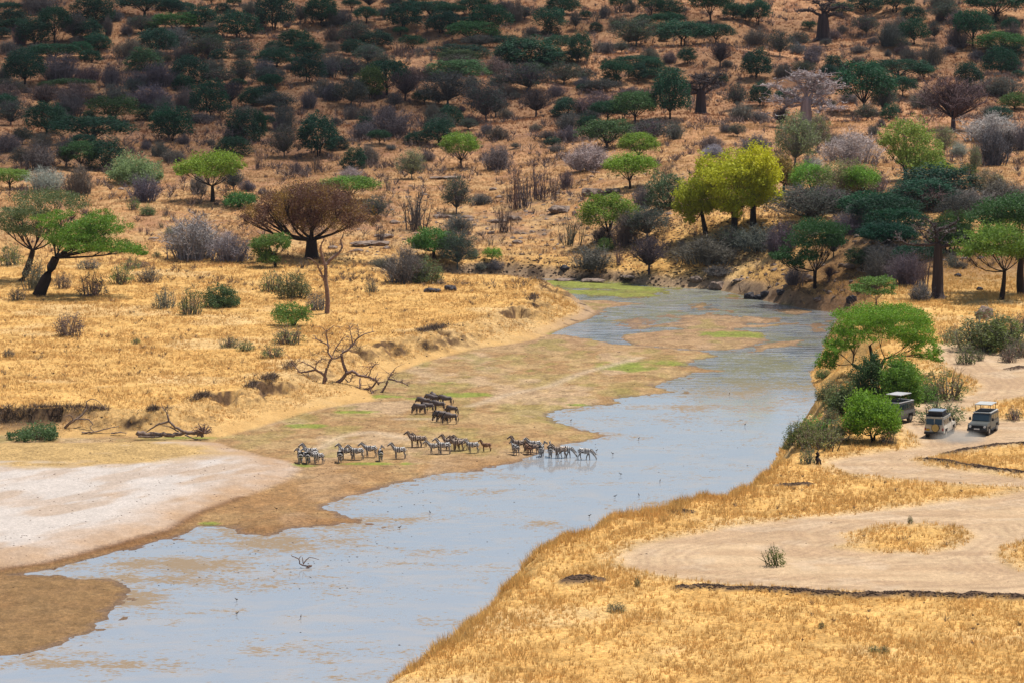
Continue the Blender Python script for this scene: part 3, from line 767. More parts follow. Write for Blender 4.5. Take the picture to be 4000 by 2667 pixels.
# ------------------------------------------------------------------ prototypes, several of each kind
def canopy(n, leaf, seed, zb=.42, trunk=.022, stems=1, wob=.16, thick=.3, fork=.16, limbs=11, flat=.25, ragged=.06, k=13):
    """one domed thorn-tree canopy: vase of limbs carrying a leafy shell with a flat ragged underside"""
    global rng
    keep_ = rng; rng = np.random.default_rng(seed + 3000); g = rng
    ph = g.uniform(0, 6.28, 6)
    def outline(a, e):
        return 1 + wob * (np.sin(a * 2 + ph[0]) * .5 + np.sin(a * 3 + ph[1] + e * 2) * .5 + np.sin(a * 5 + ph[2] + e * 5) * .4 + np.sin(a * 9 + ph[3] - e * 7) * .25)
    tb, cb = MB(), MB()
    m = max(30, n // 22)
    a = g.uniform(0, 2 * np.pi, m); u = g.uniform(0, 1, m); e = np.arcsin(u ** .8)          # elevation on the shell
    r = outline(a, e) * (1 - thick * g.uniform(0, 1, m) ** 1.8)
    cz = zb + (1 - zb) * np.sin(e) * r; cr = .5 * np.cos(e * .94) * r
    C = np.stack([np.cos(a) * cr, np.sin(a) * cr, cz], 1)
    low = g.uniform(0, 1, m) < .16; C[low, 2] = zb - g.uniform(-.04, .10, low.sum())
    w = g.integers(0, m, n)
    P_ = C[w] + g.normal(size=(n, 3)) * np.array([.042, .042, .036])
    cb.leaves(P_, leaf, flat)
    for s_ in range(limbs):
        aa = 2 * np.pi * s_ / limbs + g.uniform(-.25, .25); q = math.sqrt(g.uniform(.02, 1)) * .42; st = (s_ % stems)
        b0 = np.array([.03 * math.cos(st * 2.4) * (stems > 1), .03 * math.sin(st * 2.4) * (stems > 1), 0])
        f = b0 * 2 + np.array([0, 0, fork])
        tip = np.array([math.cos(aa) * q, math.sin(aa) * q, zb + (1 - zb) * math.sqrt(max(0, 1 - (q / .5) ** 2)) * .8])
        if s_ < stems: tb.tube(curve(b0 - np.array([0, 0, .04]), f, .05, 4), np.linspace(trunk * 1.3, trunk, 4) / math.sqrt(stems), 6)
        p = curve(f, tip, .09, 6, sag=-.06); tb.tube(p, np.linspace(trunk * .55, trunk * .12, 6), 4)
        for t in range(5):
            s0 = p[g.integers(2, 6)]; tb.tube(curve(s0, s0 + np.array([g.normal() * .1, g.normal() * .1, abs(g.normal()) * .1]), .1, 3), np.linspace(trunk * .13, .001, 3), 3)
    rng = keep_
    return tb, cb
PROTO = {}
def reg(kind, parts): PROTO.setdefault(kind, []).append(parts)
for s in range(7):   # flat-topped acacias
    tb, cb = canopy(8200, .019, s, zb=(.50, .56, .46, .52, .6, .44, .5)[s], stems=1 + (s % 3 == 2), fork=.2 + .03 * (s % 3), wob=.14 + .03 * (s % 3), thick=.35)
    reg('acacia', [('trunk', tb.mesh("acacia_trunk", M['bark_dark']), None), ('crown', cb.mesh("acacia_crown", M['leaf']), 'c')])
for s in range(6):   # rounder, deeper crowns
    tb, cb = canopy(9000, .020, s + 20, zb=.34 - .03 * (s % 3), stems=1 + s % 3, fork=.14, wob=.15, thick=.4, trunk=.024)
    reg('round', [('trunk', tb.mesh("rounded_acacia_trunk", M['bark_dark']), None), ('crown', cb.mesh("rounded_acacia_crown", M['leaf']), 'c')])
for s in range(4):   # crown sitting almost on the ground
    tb, cb = canopy(9000, .021, s + 40, zb=.10, stems=3, fork=.06, wob=.17, thick=.35, trunk=.02)
    reg('mound', [('trunk', tb.mesh("low_tree_trunk", M['bark_dark']), None), ('crown', cb.mesh("low_tree_crown", M['leaf']), 'c')])
for s in range(4):   # grey-green, thinly leaved: twigs and leaves together
    th = thicket(70, s + 60, lift=.16, trunk=.020, per=12, tw=.0065)
    _, cb = canopy(4600, .017, s + 80, zb=.36, wob=.18, thick=.5)
    reg('thin', [('branches', th.mesh("thin_tree_branches", M['twig']), 't'), ('crown', cb.mesh("thin_tree_crown", M['leaf']), 'c')])
for s in range(5):   # leafless thickets
    reg('bare', [('', thicket(120, s + 100, tw=.0068, per=17).mesh("bare_bush", M['twig']), 't')])
for s in range(3):   # leafless trees with a short trunk
    reg('baretree', [('', thicket(95, s + 120, lift=.22, trunk=.026, tw=.0062, per=16).mesh("bare_tree", M['twig']), 't')])
for s in range(3):   # upright wispy saplings
    reg('wisp', [('', thicket(26, s + 140, lift=.05, tw=.011, per=7, tall=True).mesh("wispy_bush", M['twig']), 't')])
for s in range(4):   # open shrubs of curving brown stems with few leaves
    reg('shrub', [('stems', thicket(34, s + 160, tw=.010, per=6).mesh("shrub_stems", M['twig']), 't'), ('leaves', sprigs(1000, s, .026).mesh("shrub_leaves", M['leaf']), 'c')])
for s in range(3):   # leafy bushes
    reg('leafy', [('stems', thicket(30, s + 180, tw=.010, per=4).mesh("bush_stems", M['twig']), 't'), ('leaves', sprigs(3200, s + 9, .024, .45).mesh("bush_leaves", M['leaf']), 'c')])

# ------------------------------------------------------------------ trees and bushes, read off the photograph: centre, top, foot, width, kind
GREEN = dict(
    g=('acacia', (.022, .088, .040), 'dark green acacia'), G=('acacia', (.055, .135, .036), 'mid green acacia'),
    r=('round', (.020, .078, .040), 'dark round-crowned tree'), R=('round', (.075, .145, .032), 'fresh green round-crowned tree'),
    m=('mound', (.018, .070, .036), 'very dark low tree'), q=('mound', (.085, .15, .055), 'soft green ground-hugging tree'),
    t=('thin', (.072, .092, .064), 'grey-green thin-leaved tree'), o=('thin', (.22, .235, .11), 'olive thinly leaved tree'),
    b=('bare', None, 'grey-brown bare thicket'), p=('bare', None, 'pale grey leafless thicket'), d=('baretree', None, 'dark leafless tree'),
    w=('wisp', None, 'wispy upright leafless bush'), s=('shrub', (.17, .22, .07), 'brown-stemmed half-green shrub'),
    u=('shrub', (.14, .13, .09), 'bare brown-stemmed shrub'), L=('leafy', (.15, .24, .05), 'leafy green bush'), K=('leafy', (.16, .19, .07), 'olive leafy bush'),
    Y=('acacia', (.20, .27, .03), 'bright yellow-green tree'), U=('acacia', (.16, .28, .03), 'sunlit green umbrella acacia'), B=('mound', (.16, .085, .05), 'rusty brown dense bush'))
TWIG = dict(b=(.150, .128, .116), p=(.36, .325, .30), d=(.085, .066, .066), w=(.16, .115, .09), t=(.11, .095, .09), o=(.2, .165, .13), s=(.20, .155, .105), u=(.24, .185, .135), L=(.15, .12, .08), K=(.18, .145, .095))
CROPS = {1: (0, 0), 2: (1000, 0), 3: (2000, 0), 4: (3000, 0), 5: (0, 600), 6: (1000, 600), 7: (2000, 600), 8: (3000, 600)}
LISTS = {
1: """80,40,130,170,g;120,110,230,190,m;130,190,290,200,g;310,205,430,230,r;500,115,400,240,g;190,230,420,120,b;680,150,380,200,t;860,0,240,270,r;820,210,360,200,m;350,-60,130,300,b;1060,100,200,120,b;990,150,330,80,b;
1330,-10,160,380,g;1570,20,150,180,r;1600,150,290,320,G;1300,160,310,180,t;1860,90,270,240,r;1160,230,320,110,b;1620,250,430,230,b;1860,265,360,210,m;2180,145,350,270,r;1440,300,510,260,r;900,340,480,180,r;1200,360,540,230,b;1910,350,545,280,t;
2210,380,545,230,t;1700,410,560,230,b;60,370,500,170,b;740,410,540,160,g;500,430,560,360,g;230,440,500,80,t;1330,480,660,260,q;840,480,580,150,r;230,500,780,270,r;560,520,750,330,b;1450,580,800,280,b;1730,560,780,290,m;1960,550,650,200,b;
2230,560,780,190,t;1940,-30,50,120,g;2300,20,120,150,b;2150,0,60,100,g;820,610,760,210,b;1020,600,800,150,b;30,620,760,130,b;1680,710,830,150,m;2020,640,790,290,t;1230,750,870,150,t;90,740,860,230,t;430,760,830,120,G;650,740,820,280,G;
60,780,960,200,b;410,800,1000,300,d;700,770,960,300,b;1380,780,990,330,b;1060,790,940,220,b;1710,810,1020,200,b;1920,800,1090,240,r;2120,765,990,220,d;2310,830,980,180,r;1050,930,1130,340,G;640,860,1080,260,b;1510,900,1040,160,b;1340,975,1110,130,m;
100,950,1160,270,t;430,990,1240,260,r;550,1010,1180,200,b;1570,1025,1300,270,r;850,1110,1330,520,g;2230,1060,1310,210,m;2170,1150,1300,220,b;1850,1040,1130,200,b;2260,980,1080,200,b;2130,1285,1420,230,m;1690,1240,1330,100,b;210,1180,1330,160,t;
70,1230,1400,250,b;1340,1300,1380,90,b;1940,1280,1340,70,b;360,1320,1560,250,b;740,1340,1560,260,G;960,1330,1560,260,m;600,1310,1540,190,t;1460,1310,1440,140,b;1600,1380,1490,200,b;190,1370,1530,160,t""",
2: """170,-30,280,240,r;600,-10,240,220,r;410,70,220,130,t;40,130,265,100,b;230,110,195,90,b;880,10,110,120,g;1040,-60,90,120,d;700,90,240,110,b;800,100,230,160,b;1010,85,215,170,g;1170,80,180,100,t;1360,55,275,240,r;1600,35,180,290,g;1780,60,180,200,g;
1700,130,310,220,r;2000,0,150,250,g;1930,165,250,180,m;2160,90,350,270,g;1980,230,400,320,G;1450,-30,50,240,g;2280,0,100,160,b;2060,340,430,280,t;2290,340,440,180,g;900,220,430,240,t;370,305,460,220,r;1100,310,450,240,r;710,250,380,140,b;180,395,470,170,m;
480,400,540,210,r;690,390,480,120,b;1030,430,600,240,t;190,470,620,250,r;1330,400,520,120,w;1490,440,530,90,w;700,490,640,220,b;480,535,760,210,r;80,550,690,170,b;120,640,800,270,t;670,540,715,170,b;880,560,760,240,t;1200,600,880,300,g;
1050,660,920,200,R;1900,430,520,380,m;1870,470,560,260,q;2180,540,700,250,b;2300,440,620,180,r;1870,520,640,300,t;1860,570,720,400,q;1480,620,740,300,b;1760,690,980,420,t;1370,680,930,240,d;620,730,900,200,b;870,740,980,270,t;700,770,930,180,b;
80,820,950,190,m;190,870,1010,290,t;480,840,1000,140,b;1270,870,1000,130,t;2110,790,1130,280,t;2200,890,1080,220,d;2290,780,900,200,b;250,960,1200,180,b;1000,1010,1160,140,t;870,980,1100,130,b;1240,1010,1250,340,b;1620,950,1150,150,b;
1770,1000,1150,200,m;1890,980,1030,60,b;1000,1130,1290,250,b;570,1105,1440,280,r;30,1060,1300,100,r;260,1185,1450,210,t;1680,1130,1340,210,r;1470,1230,1320,160,m;760,1260,1370,140,m;1240,1330,1380,90,b;1880,1270,1550,260,U;1430,1400,1650,200,o;
1020,1340,1510,190,b;900,1390,1560,170,m;1580,1390,1480,130,b;2220,1360,1560,240,b;560,1440,1560,80,w;20,1350,1560,80,w;1950,1100,1200,150,t""",
3: """40,0,200,120,b;120,70,190,130,t;460,-20,140,230,r;350,115,320,210,g;580,130,280,90,t;780,100,210,80,w;850,50,170,90,b;990,-20,110,150,g;1090,20,150,90,t;1280,-10,140,180,g;1440,20,150,180,r;1430,140,270,230,g;1140,190,430,330,t;1200,150,210,120,m;
1560,225,430,340,g;1870,250,410,240,g;1820,-50,220,260,g;2030,50,180,160,r;2140,70,200,120,r;2260,40,240,180,g;970,150,250,150,b;430,350,490,210,g;620,340,580,160,r;160,390,590,430,m;390,490,590,280,m;880,380,500,110,b;1000,390,490,110,t;820,390,480,130,b;
1450,480,580,120,b;1610,460,590,120,r;1910,400,630,190,d;2250,500,730,200,r;2250,270,410,220,b;230,590,650,200,q;130,620,850,360,t;480,600,780,300,t;1140,530,620,320,g;960,590,760,200,g;1150,600,750,140,r;660,640,760,150,t;1380,640,740,250,g;
1450,720,1100,250,r;820,740,850,300,t;1100,810,890,250,b;410,780,890,150,b;790,860,1040,370,b;220,840,1080,240,d;510,930,1070,220,m;1130,880,1140,300,G;880,960,1130,250,g;1020,980,1100,170,g;2110,950,1110,210,b;2060,800,1010,160,t;530,1040,1200,220,b;
520,1170,1300,180,b;320,1210,1300,140,t;870,1140,1380,370,G;1280,1120,1340,300,t;1500,1110,1280,140,b;1160,1260,1480,280,U;2070,1150,1260,140,t;1960,1140,1220,110,b;700,1330,1560,380,p;1080,1455,1740,320,U;1830,1250,1380,170,b;2230,1250,1400,260,b;
1790,1060,1130,100,w;1640,1350,1420,80,w;2280,790,980,150,r;410,1340,1400,130,b;30,1320,1370,80,t;1850,1340,1450,190,p""",
4: """110,310,520,180,t;900,-30,110,220,r;1160,-40,120,240,g;900,160,330,210,t;1330,75,190,180,m;1110,200,430,190,b;1210,160,350,200,b;1340,210,410,190,r;1630,50,190,240,t;1520,220,370,110,t;1740,240,440,190,b;1880,145,440,250,g;2090,-40,210,440,g;
1590,-40,60,230,b;2140,330,500,390,G;2130,480,700,240,r;1840,610,800,200,r;280,310,440,160,t;270,400,500,120,b;610,530,690,160,m;570,620,730,120,r;700,570,690,130,b;880,640,1050,380,g;1200,580,740,460,g;1430,620,750,130,g;1230,730,900,200,g;
1060,790,1050,200,t;2120,710,880,370,b;1700,750,1200,560,d;1430,830,1010,240,b;1120,980,1100,120,m;2270,880,1010,200,R;2050,970,1060,170,b;120,1000,1180,120,d;970,1150,1240,100,b;1040,1090,1170,70,b;250,1090,1540,330,o;460,1100,1400,200,o;
780,1220,1510,400,p;1620,1190,1430,160,o;2050,1060,1300,440,p;2050,1170,1520,260,b;2200,1230,1490,160,d;2330,1160,1380,150,b;1900,1370,1600,100,o;400,1440,1560,170,p;1500,400,600,180,b;1660,420,500,120,b;1300,450,560,150,b;830,420,490,130,b;
820,520,600,110,b;1920,470,550,110,b;1100,460,520,60,b;960,340,410,90,b;680,240,300,80,b;1750,1310,1440,140,p;2260,560,650,130,b;2250,230,370,150,b""",
5: """420,130,350,280,p;730,130,380,220,b;1320,200,440,240,b;2140,160,340,150,t;2270,250,350,120,b;90,170,330,300,U;1820,190,380,140,b;100,830,1030,190,s;330,970,1250,200,u;580,1080,1240,130,u;850,1100,1310,220,u;1110,1010,1200,190,s;1370,1050,1180,220,u;
160,1220,1350,130,u;1510,1240,1425,170,u;1750,1230,1480,200,s;1760,570,970,480,p;2110,740,990,300,p;1360,470,570,130,K;1230,400,520,110,s;1590,530,630,60,w;1480,620,690,60,w;1290,670,730,50,w;1350,680,750,60,w;1570,670,740,100,K;1750,640,690,70,b;
1660,680,730,60,w;820,960,1060,180,u;1210,960,1060,150,s;1300,990,1050,120,u;1440,900,960,80,s;1520,480,580,60,w;640,1440,1680,230,u;2130,1690,1770,0,u;2110,1680,1780,160,s;2260,1720,1810,150,s;1250,1690,1750,80,s;80,1780,1870,90,u""",
6: """860,245,440,370,U;150,1090,1270,210,s;340,1080,1330,270,K;560,1260,1440,170,u;300,1590,1745,270,s;150,1740,1875,180,s;1100,420,620,220,t;1480,340,700,280,w;1840,250,560,220,t;1850,570,720,200,b;1210,200,350,70,w;1850,760,1080,270,t;1370,870,1190,330,b;
1560,950,1190,270,K;1160,960,1060,200,b;2170,890,1000,120,U;2200,1000,1090,120,b;2060,1010,1080,100,b;1060,1160,1280,110,u;2270,440,730,150,w;2060,370,470,150,b;1460,580,720,80,w;1150,660,830,100,w;370,90,190,90,b;560,30,180,80,w;870,130,250,180,p;
1700,1150,1210,80,u;2150,780,850,60,w;60,320,380,80,b;430,970,1060,90,w;1990,880,960,100,K;700,790,870,60,w;2330,280,460,60,w""",
7: """1430,240,500,280,q;550,560,850,200,w;1240,520,790,350,t;740,860,1060,320,b;1260,780,1110,320,d;860,770,900,140,L;1780,780,1020,420,b;1990,700,930,230,t;2250,680,900,350,b;1210,290,500,170,b;260,120,430,180,w;100,180,500,200,w;380,200,420,90,w;
500,170,330,90,b;1890,1040,1130,230,b;1330,90,200,70,w;1420,90,250,110,w;450,720,830,60,w;980,860,1030,80,w;30,130,520,110,w;890,440,830,400,U;1040,560,850,200,b;200,490,560,60,w;830,680,800,180,b;1560,800,880,60,b""",
8: """1500,100,280,330,U;1550,160,430,560,m;700,100,440,380,o;850,160,450,230,U;400,140,420,270,U;380,370,640,560,t;1060,430,720,480,g;850,480,720,300,b;1470,310,520,320,b;1720,330,500,220,b;2010,180,440,300,o;2180,330,420,120,b;1180,330,500,240,t;
1690,590,900,280,R;1080,690,900,420,g;1260,900,1210,260,b;1050,900,1170,280,b;1400,1190,1360,180,b;560,1040,1180,100,d;250,1040,1210,180,b;870,900,1080,220,G;130,640,920,240,b;50,780,940,100,b;1770,1000,1060,100,b;1840,90,190,160,L;2110,190,260,90,L;
1430,900,1240,130,w;1690,900,1050,120,u;2040,300,440,140,b;2330,880,980,120,b;1900,430,560,160,b;440,370,480,100,b;600,740,960,160,d;2340,480,560,100,p;970,280,400,60,w;1040,290,370,50,w;2270,320,420,60,w"""}
EXTRA = [(3270, 1500, 1600, 100, 'K'), (3335, 1490, 1585, 90, 'L'), (3185, 1615, 1722, 120, 'L'), (3262, 1630, 1722, 100, 'K'), (3620, 1480, 1570, 100, 'L'),
    (3400, 770, 885, 190, 'g'), (3505, 835, 935, 170, 'g'), (3300, 840, 920, 130, 'b'), (3600, 715, 815, 200, 'm'), (3745, 775, 880, 150, 't'), (3450, 960, 1050, 150, 'b'), (3585, 965, 1070, 130, 'g'), (3705, 890, 990, 120, 'G'), (3800, 745, 825, 160, 'b'), (3930, 705, 800, 140, 'b'), (3350, 660, 760, 200, 'b'), (3160, 735, 850, 210, 't'), (3540, 1010, 1090, 120, 'b'), (3470, 880, 960, 140, 'r'), (3255, 740, 830, 130, 'b'), (3690, 700, 790, 150, 'b'),  # px centre, top, foot, width (photo pixels), kind
    (3846, 1215, 1364, 225, 'K'), (3915, 1240, 1372, 190, 'L'), (3719, 1270, 1338, 80, 's'), (3774, 1342, 1421, 75, 's'), (3825, 1364, 1410, 35, 's'), (3940, 1355, 1415, 70, 'u'), (3985, 1310, 1395, 90, 'u'), (3995, 1230, 1300, 80, 'u'),
    (3690, 1436, 1560, 165, 's'), (3672, 1560, 1652, 175, 's'), (3243, 1480, 1572, 100, 'K'), (3310, 1535, 1600, 70, 'K'), (3130, 1640, 1742, 110, 'L'), (3200, 1640, 1755, 140, 's'), (3080, 1720, 1760, 50, 'K'),
    (3155, 1742, 1808, 60, 's'), (3468, 1672, 1735, 64, 'u'), (3245, 1590, 1650, 60, 'K'), (3330, 1600, 1690, 70, 'u'), (3555, 2006, 2045, 18, 's'), (2408, 2352, 2390, 70, 's'), (3215, 1440, 1480, 60, 'L'),
    (3620, 1500, 1560, 50, 'u'), (3960, 1590, 1640, 60, 'u'), (2490, 2245, 2290, 20, 's'), (3415, 2520, 2545, 40, 's'), (3455, 2518, 2550, 34, 's'), (3210, 2425, 2455, 24, 's')]
HUE = random.Random(5)
ALLV = []
for c_, s_ in LISTS.items():
    ox, oy = CROPS[c_]
    for it in s_.replace('\n', '').split(';'):
        f = it.split(',')
        cx, tp, ft, w = [float(v) for v in f[:4]]
        if w <= 0: continue
        ALLV.append((ox + cx / 2.351, oy + tp / 2.351, oy + ft / 2.351, w / 2.351, f[4]))
ALLV += EXTRA
used_spots = {}
CNT = {}
def numword(n):
    n = int(max(0, min(99, n)))
    lo = 'zero one two three four five six seven eight nine ten eleven twelve thirteen fourteen fifteen sixteen seventeen eighteen nineteen'.split()
    if n < 20: return lo[n]
    t = 'twenty thirty forty fifty sixty seventy eighty ninety'.split()[n // 10 - 2]
    return t if n % 10 == 0 else t + '-' + lo[n % 10]
def where_word(px, py):
    px = min(max(px, 5), 3990); py = max(py, 5)
    key = (round(px / 40), round(py / 26.67))
    while key in used_spots:
        px += 9; key = (round(px / 40), round(py / 26.67)); 
    used_spots[key] = 1
    return f"{numword(key[0])} percent across and {numword(key[1])} percent down"
GRP = dict(acacia='acacias', round='acacias', mound='low dense trees', thin='thinly leaved trees', bare='leafless thickets', baretree='leafless trees', wisp='wispy bushes', shrub='open shrubs', leafy='leafy bushes')
NAME = dict(acacia='acacia_tree', round='acacia_tree', mound='spreading_tree', thin='thorn_tree', bare='leafless_thicket', baretree='leafless_tree', wisp='wispy_bush', shrub='open_shrub', leafy='leafy_bush')
def place(px, top, foot, w, k, label=None, loc=None):
    kind, col, words_ = GREEN[k]
    p = loc or hit(px, foot)
    dist = math.hypot(p.x, p.y)
    sc = dist / F
    W = w * sc * 1.30; H = max((foot - top), 8) * sc * 1.10
    if kind in ('acacia', 'round', 'mound'): H *= 1.04; W *= 1.10
    vs = PROTO[kind]; CNT[kind] = CNT.get(kind, 0) + 1
    parts = vs[CNT[kind] % len(vs)]
    j = lambda a: tuple(min(1, max(0, v * (1 + HUE.uniform(-.16, .16)) * a_)) for v, a_ in zip(a, (1 + HUE.uniform(-.12, .12),) * 3))
    rz = HUE.uniform(0, 6.28)
    if not label:
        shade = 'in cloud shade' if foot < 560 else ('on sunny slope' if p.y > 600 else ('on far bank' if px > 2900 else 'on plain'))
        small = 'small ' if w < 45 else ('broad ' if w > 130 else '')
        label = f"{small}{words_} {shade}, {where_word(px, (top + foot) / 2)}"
    cat = 'bush' if kind in ('bare', 'wisp', 'shrub', 'leafy') else 'tree'
    if len(parts) == 1:
        o = obj(NAME[kind], parts[0][1], None, p); o.rotation_euler = (0, 0, rz)
        o.scale = (W, W, H); o.color = (*j(TWIG[k]), 1)
    else:
        o = empty(NAME[kind], p, rz); o.scale = (W, W, H)
        for nm, me, cc in parts:
            ch = obj(nm, me, o)
            ch.color = (*j(col), 1) if cc == 'c' else (*j(TWIG.get(k, (.09, .07, .06))), 1)
    tag(o, label, cat, GRP[kind] + (' on the shaded hillside' if foot < 620 else ' on the valley floor and slopes'))
    return o
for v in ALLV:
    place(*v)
# the gaps between them on the hillside
_pts = [(v[0], (v[1] + v[2]) / 2, v[3]) for v in ALLV]
_g = np.random.default_rng(17); _n = 0
while _n < 120:
    x_, y_ = _g.uniform(-10, 4010), _g.uniform(8, 560)
    if x_ > 2300 and _g.uniform() < .55: continue
    w_ = _g.uniform(34, 86) * (.8 + y_ / 2500)
    if min((math.hypot((x_ - a) / (w_ + c), (y_ - b) / 36) for a, b, c in _pts)) < .5: continue
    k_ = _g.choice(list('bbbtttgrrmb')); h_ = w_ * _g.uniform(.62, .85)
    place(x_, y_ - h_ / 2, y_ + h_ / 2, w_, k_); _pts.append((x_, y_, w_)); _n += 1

# ------------------------------------------------------------------ the larger single trees
def hero(name, label, px, foot, parts, cat='tree', rz=0.0, loc=None):
    p = loc or hit(px, foot); o = empty(name, p, rz)
    tag(o, label, cat)
    for nm, me, c in parts:
        ch = obj(nm, me, o)
        if c: ch.color = (*c, 1)
    s = math.hypot(p.x, p.y) / F
    return o, s
def px_lobes(lst, px0, foot, s, depth=1.0, seed=0):
    """lobes given in photo pixels round the tree, turned into metres; each gets its own depth"""
    g = np.random.default_rng(seed); out = []
    for it in lst:
        cx, cy, rx, ry = it[:4]; dy = it[4] if len(it) > 4 else g.uniform(-.35, .35) * depth
        out.append(((cx - px0) * s, dy * rx * 2 * s, (foot - cy) * s, rx * s, rx * s * .95, ry * s))
    return out
def big_tree(name, label, px, foot, lobes, col, trunk, fork_px, nleaf, leaf, bark='bark_dark', stems=1, lean=0.0, depth=1.0, seed=0, lm='leaf', **kw):
    kw.setdefault('step', 2); hp = kw.pop('hubs_px', None)
    p = hit(px, foot); s = math.hypot(p.x, p.y) / F
    if hp: kw['hubs'] = [((x_ - px) * s, d_, (foot - y_) * s) for x_, y_, d_ in hp]
    lb = px_lobes(lobes, px, foot, s, depth, seed)
    xs = [q[0] for q in lobes]; x0 = min(q[0] - q[2] for q in lobes); x1 = max(q[0] + q[2] for q in lobes); half = (x1 - x0) / 2 * s; mid = ((x0 + x1) / 2 - px) * s
    g3 = np.random.default_rng(seed + 5); full = []
    for q in lb:      # each mass of the outline is filled out with others in front of and behind it
        r_ = math.sqrt(max(.1, 1 - ((q[0] - mid) / half) ** 2)) * half * .62
        for dy in (g3.uniform(.15, 1), g3.uniform(-1, -.15)):
            full.append((q[0] + g3.normal() * q[3] * .15, dy * r_, q[2] + g3.normal() * q[5] * .15, q[3] * g3.uniform(.8, 1.0), q[4] * g3.uniform(.85, 1.1), q[5] * g3.uniform(1.0, 1.4)))
    lb = full; nleaf = int(nleaf * 1.1); leaf = leaf * 1.12
    tb, cb = grow(lb, nleaf, leaf, trunk * s, fork_px * s, stems=stems, lean=(lean * s, 0), seed=seed, twr=.03, **kw)
    return hero(name, label, px, foot, [('trunk', tb.mesh(name + "_trunk", M[bark]), None), ('crown', cb.mesh(name + "_crown", M[lm]), col)])
# left plain: leaning acacia in front, its neighbour behind
big_tree('acacia_tree', 'large leaning acacia on the left plain, dark trunk sloping under a wide layered crown', 150, 1158,
    [(215, 845, 70, 16, .6), (330, 880, 80, 20, -.3), (400, 855, 70, 18, .4), (455, 895, 60, 20, 0), (250, 940, 70, 26, -.4), (340, 955, 90, 26, -.2), (430, 960, 80, 22, .3), (500, 975, 60, 16, -.1), (300, 905, 80, 20, .2), (370, 920, 60, 18, -.6), (190, 880, 40, 16, .3), (540, 985, 34, 10, .1)],
    (.115, .23, .018), 21, 150, 26000, .11, lean=70, seed=901, twigs=7, flat=.35, spread=.36, inner=.1)
big_tree('acacia_tree', 'tall acacia behind the leaning one, its grey-green crown reaching the left edge', 85, 1100,
    [(150, 775, 90, 26, .2), (250, 770, 80, 22, -.3), (60, 830, 70, 20, .3), (20, 865, 50, 16, -.2), (130, 830, 80, 26, 0), (300, 800, 60, 22, .3), (110, 900, 60, 26, -.2), (60, 890, 60, 22, .2), (170, 900, 50, 28, .2), (-30, 850, 60, 16, 0)],
    (.11, .15, .055), 13, 120, 15000, .12, lean=45, seed=902, twigs=8, flat=.3, spread=.38, inner=.1)
big_tree('umbrella_acacia', 'sunlit umbrella acacia alone on the pale slope left of centre, shadow at its foot', 830, 790,
    [(790, 640, 80, 22), (860, 622, 70, 24), (740, 655, 56, 18), (905, 640, 52, 20), (815, 675, 70, 20), (880, 670, 50, 18), (720, 675, 38, 12), (940, 650, 24, 12)],
    (.21, .31, .028), 8, 60, 8500, .17, seed=903, twigs=6, flat=.3)
big_tree('spreading_tree', 'rounded grey-green tree like a dome at the foot of the dark hillside', 535, 716,
    [(535, 648, 76, 40), (475, 668, 50, 34), (590, 672, 54, 38), (540, 690, 90, 28), (625, 698, 26, 24), (450, 690, 28, 24)], (.20, .28, .11), 6, 20, 9000, .17, seed=904, stems=3)
big_tree('fig_tree', 'huge brown-crowned tree with forked dark trunk in the middle of the left slope', 1218, 1012,
    [(1200, 752, 90, 30), (1120, 768, 70, 30), (1290, 762, 80, 30), (1360, 790, 60, 34), (1050, 800, 60, 34), (980, 838, 40, 30), (960, 862, 26, 18), (1200, 810, 110, 44), (1300, 825, 90, 44), (1110, 838, 70, 36), (1410, 835, 50, 38), (1460, 862, 30, 24), (1030, 858, 50, 22), (1200, 862, 80, 26), (1350, 870, 60, 22)],
    (.135, .064, .042), 34, 75, 42000, .12, seed=905, stems=2, twigs=5, bark='bark_dark', flat=.0, spread=.55, inner=.45, upper=.8, lm='leaf_rust', step=3)
big_tree('acacia_tree', 'two-tiered bright green acacia in front of the huge brown tree', 1075, 1045,
    [(1090, 935, 42, 26), (1040, 945, 44, 24), (1110, 965, 28, 20), (1020, 985, 34, 26), (1050, 1015, 46, 22), (1000, 960, 26, 22)], (.115, .20, .035), 6, 50, 7000, .13, seed=906)
big_tree('acacia_tree', 'spreading bright green acacia above the thickets by the river bend', 1695, 1010,
    [(1690, 915, 60, 18), (1740, 930, 44, 20), (1640, 945, 50, 18), (1700, 960, 70, 20), (1630, 965, 34, 12), (1750, 965, 34, 20)], (.075, .18, .028), 7, 30, 8500, .14, seed=907, flat=.3)
# yellow-green trees on the bank shoulder
YG = (.46, .47, .025)
big_tree('yellow_green_tree', 'left one of the three bright yellow-green trees, slanting single trunk', 2757, 914,
    [(2700, 750, 60, 50), (2740, 720, 50, 50), (2680, 810, 40, 50), (2730, 800, 60, 46), (2690, 850, 28, 34), (2770, 780, 40, 44)], (.38, .41, .025), 9, 90, 9500, .17, seed=908, spread=.42, flat=.0, lean=-18)
big_tree('yellow_green_tree', 'middle and broadest of the three bright yellow-green trees, forked black trunk', 2866, 900,
    [(2800, 680, 70, 52), (2870, 640, 80, 46), (2930, 700, 70, 56), (2850, 730, 80, 60), (2790, 750, 50, 50), (2900, 790, 70, 40), (2830, 800, 60, 36), (2870, 830, 40, 24), (2760, 660, 50, 40)], YG, 15, 90, 17000, .17, seed=909, spread=.42, flat=.0, stems=2)
big_tree('yellow_green_tree', 'right one of the three bright yellow-green trees, the brightest crown', 2943, 884,
    [(2960, 640, 60, 50), (3010, 680, 46, 56), (2950, 720, 60, 50), (3010, 760, 44, 44), (2970, 780, 50, 30), (2920, 650, 50, 40)], (.56, .54, .02), 12, 110, 12000, .17, seed=910, spread=.42, flat=.0)
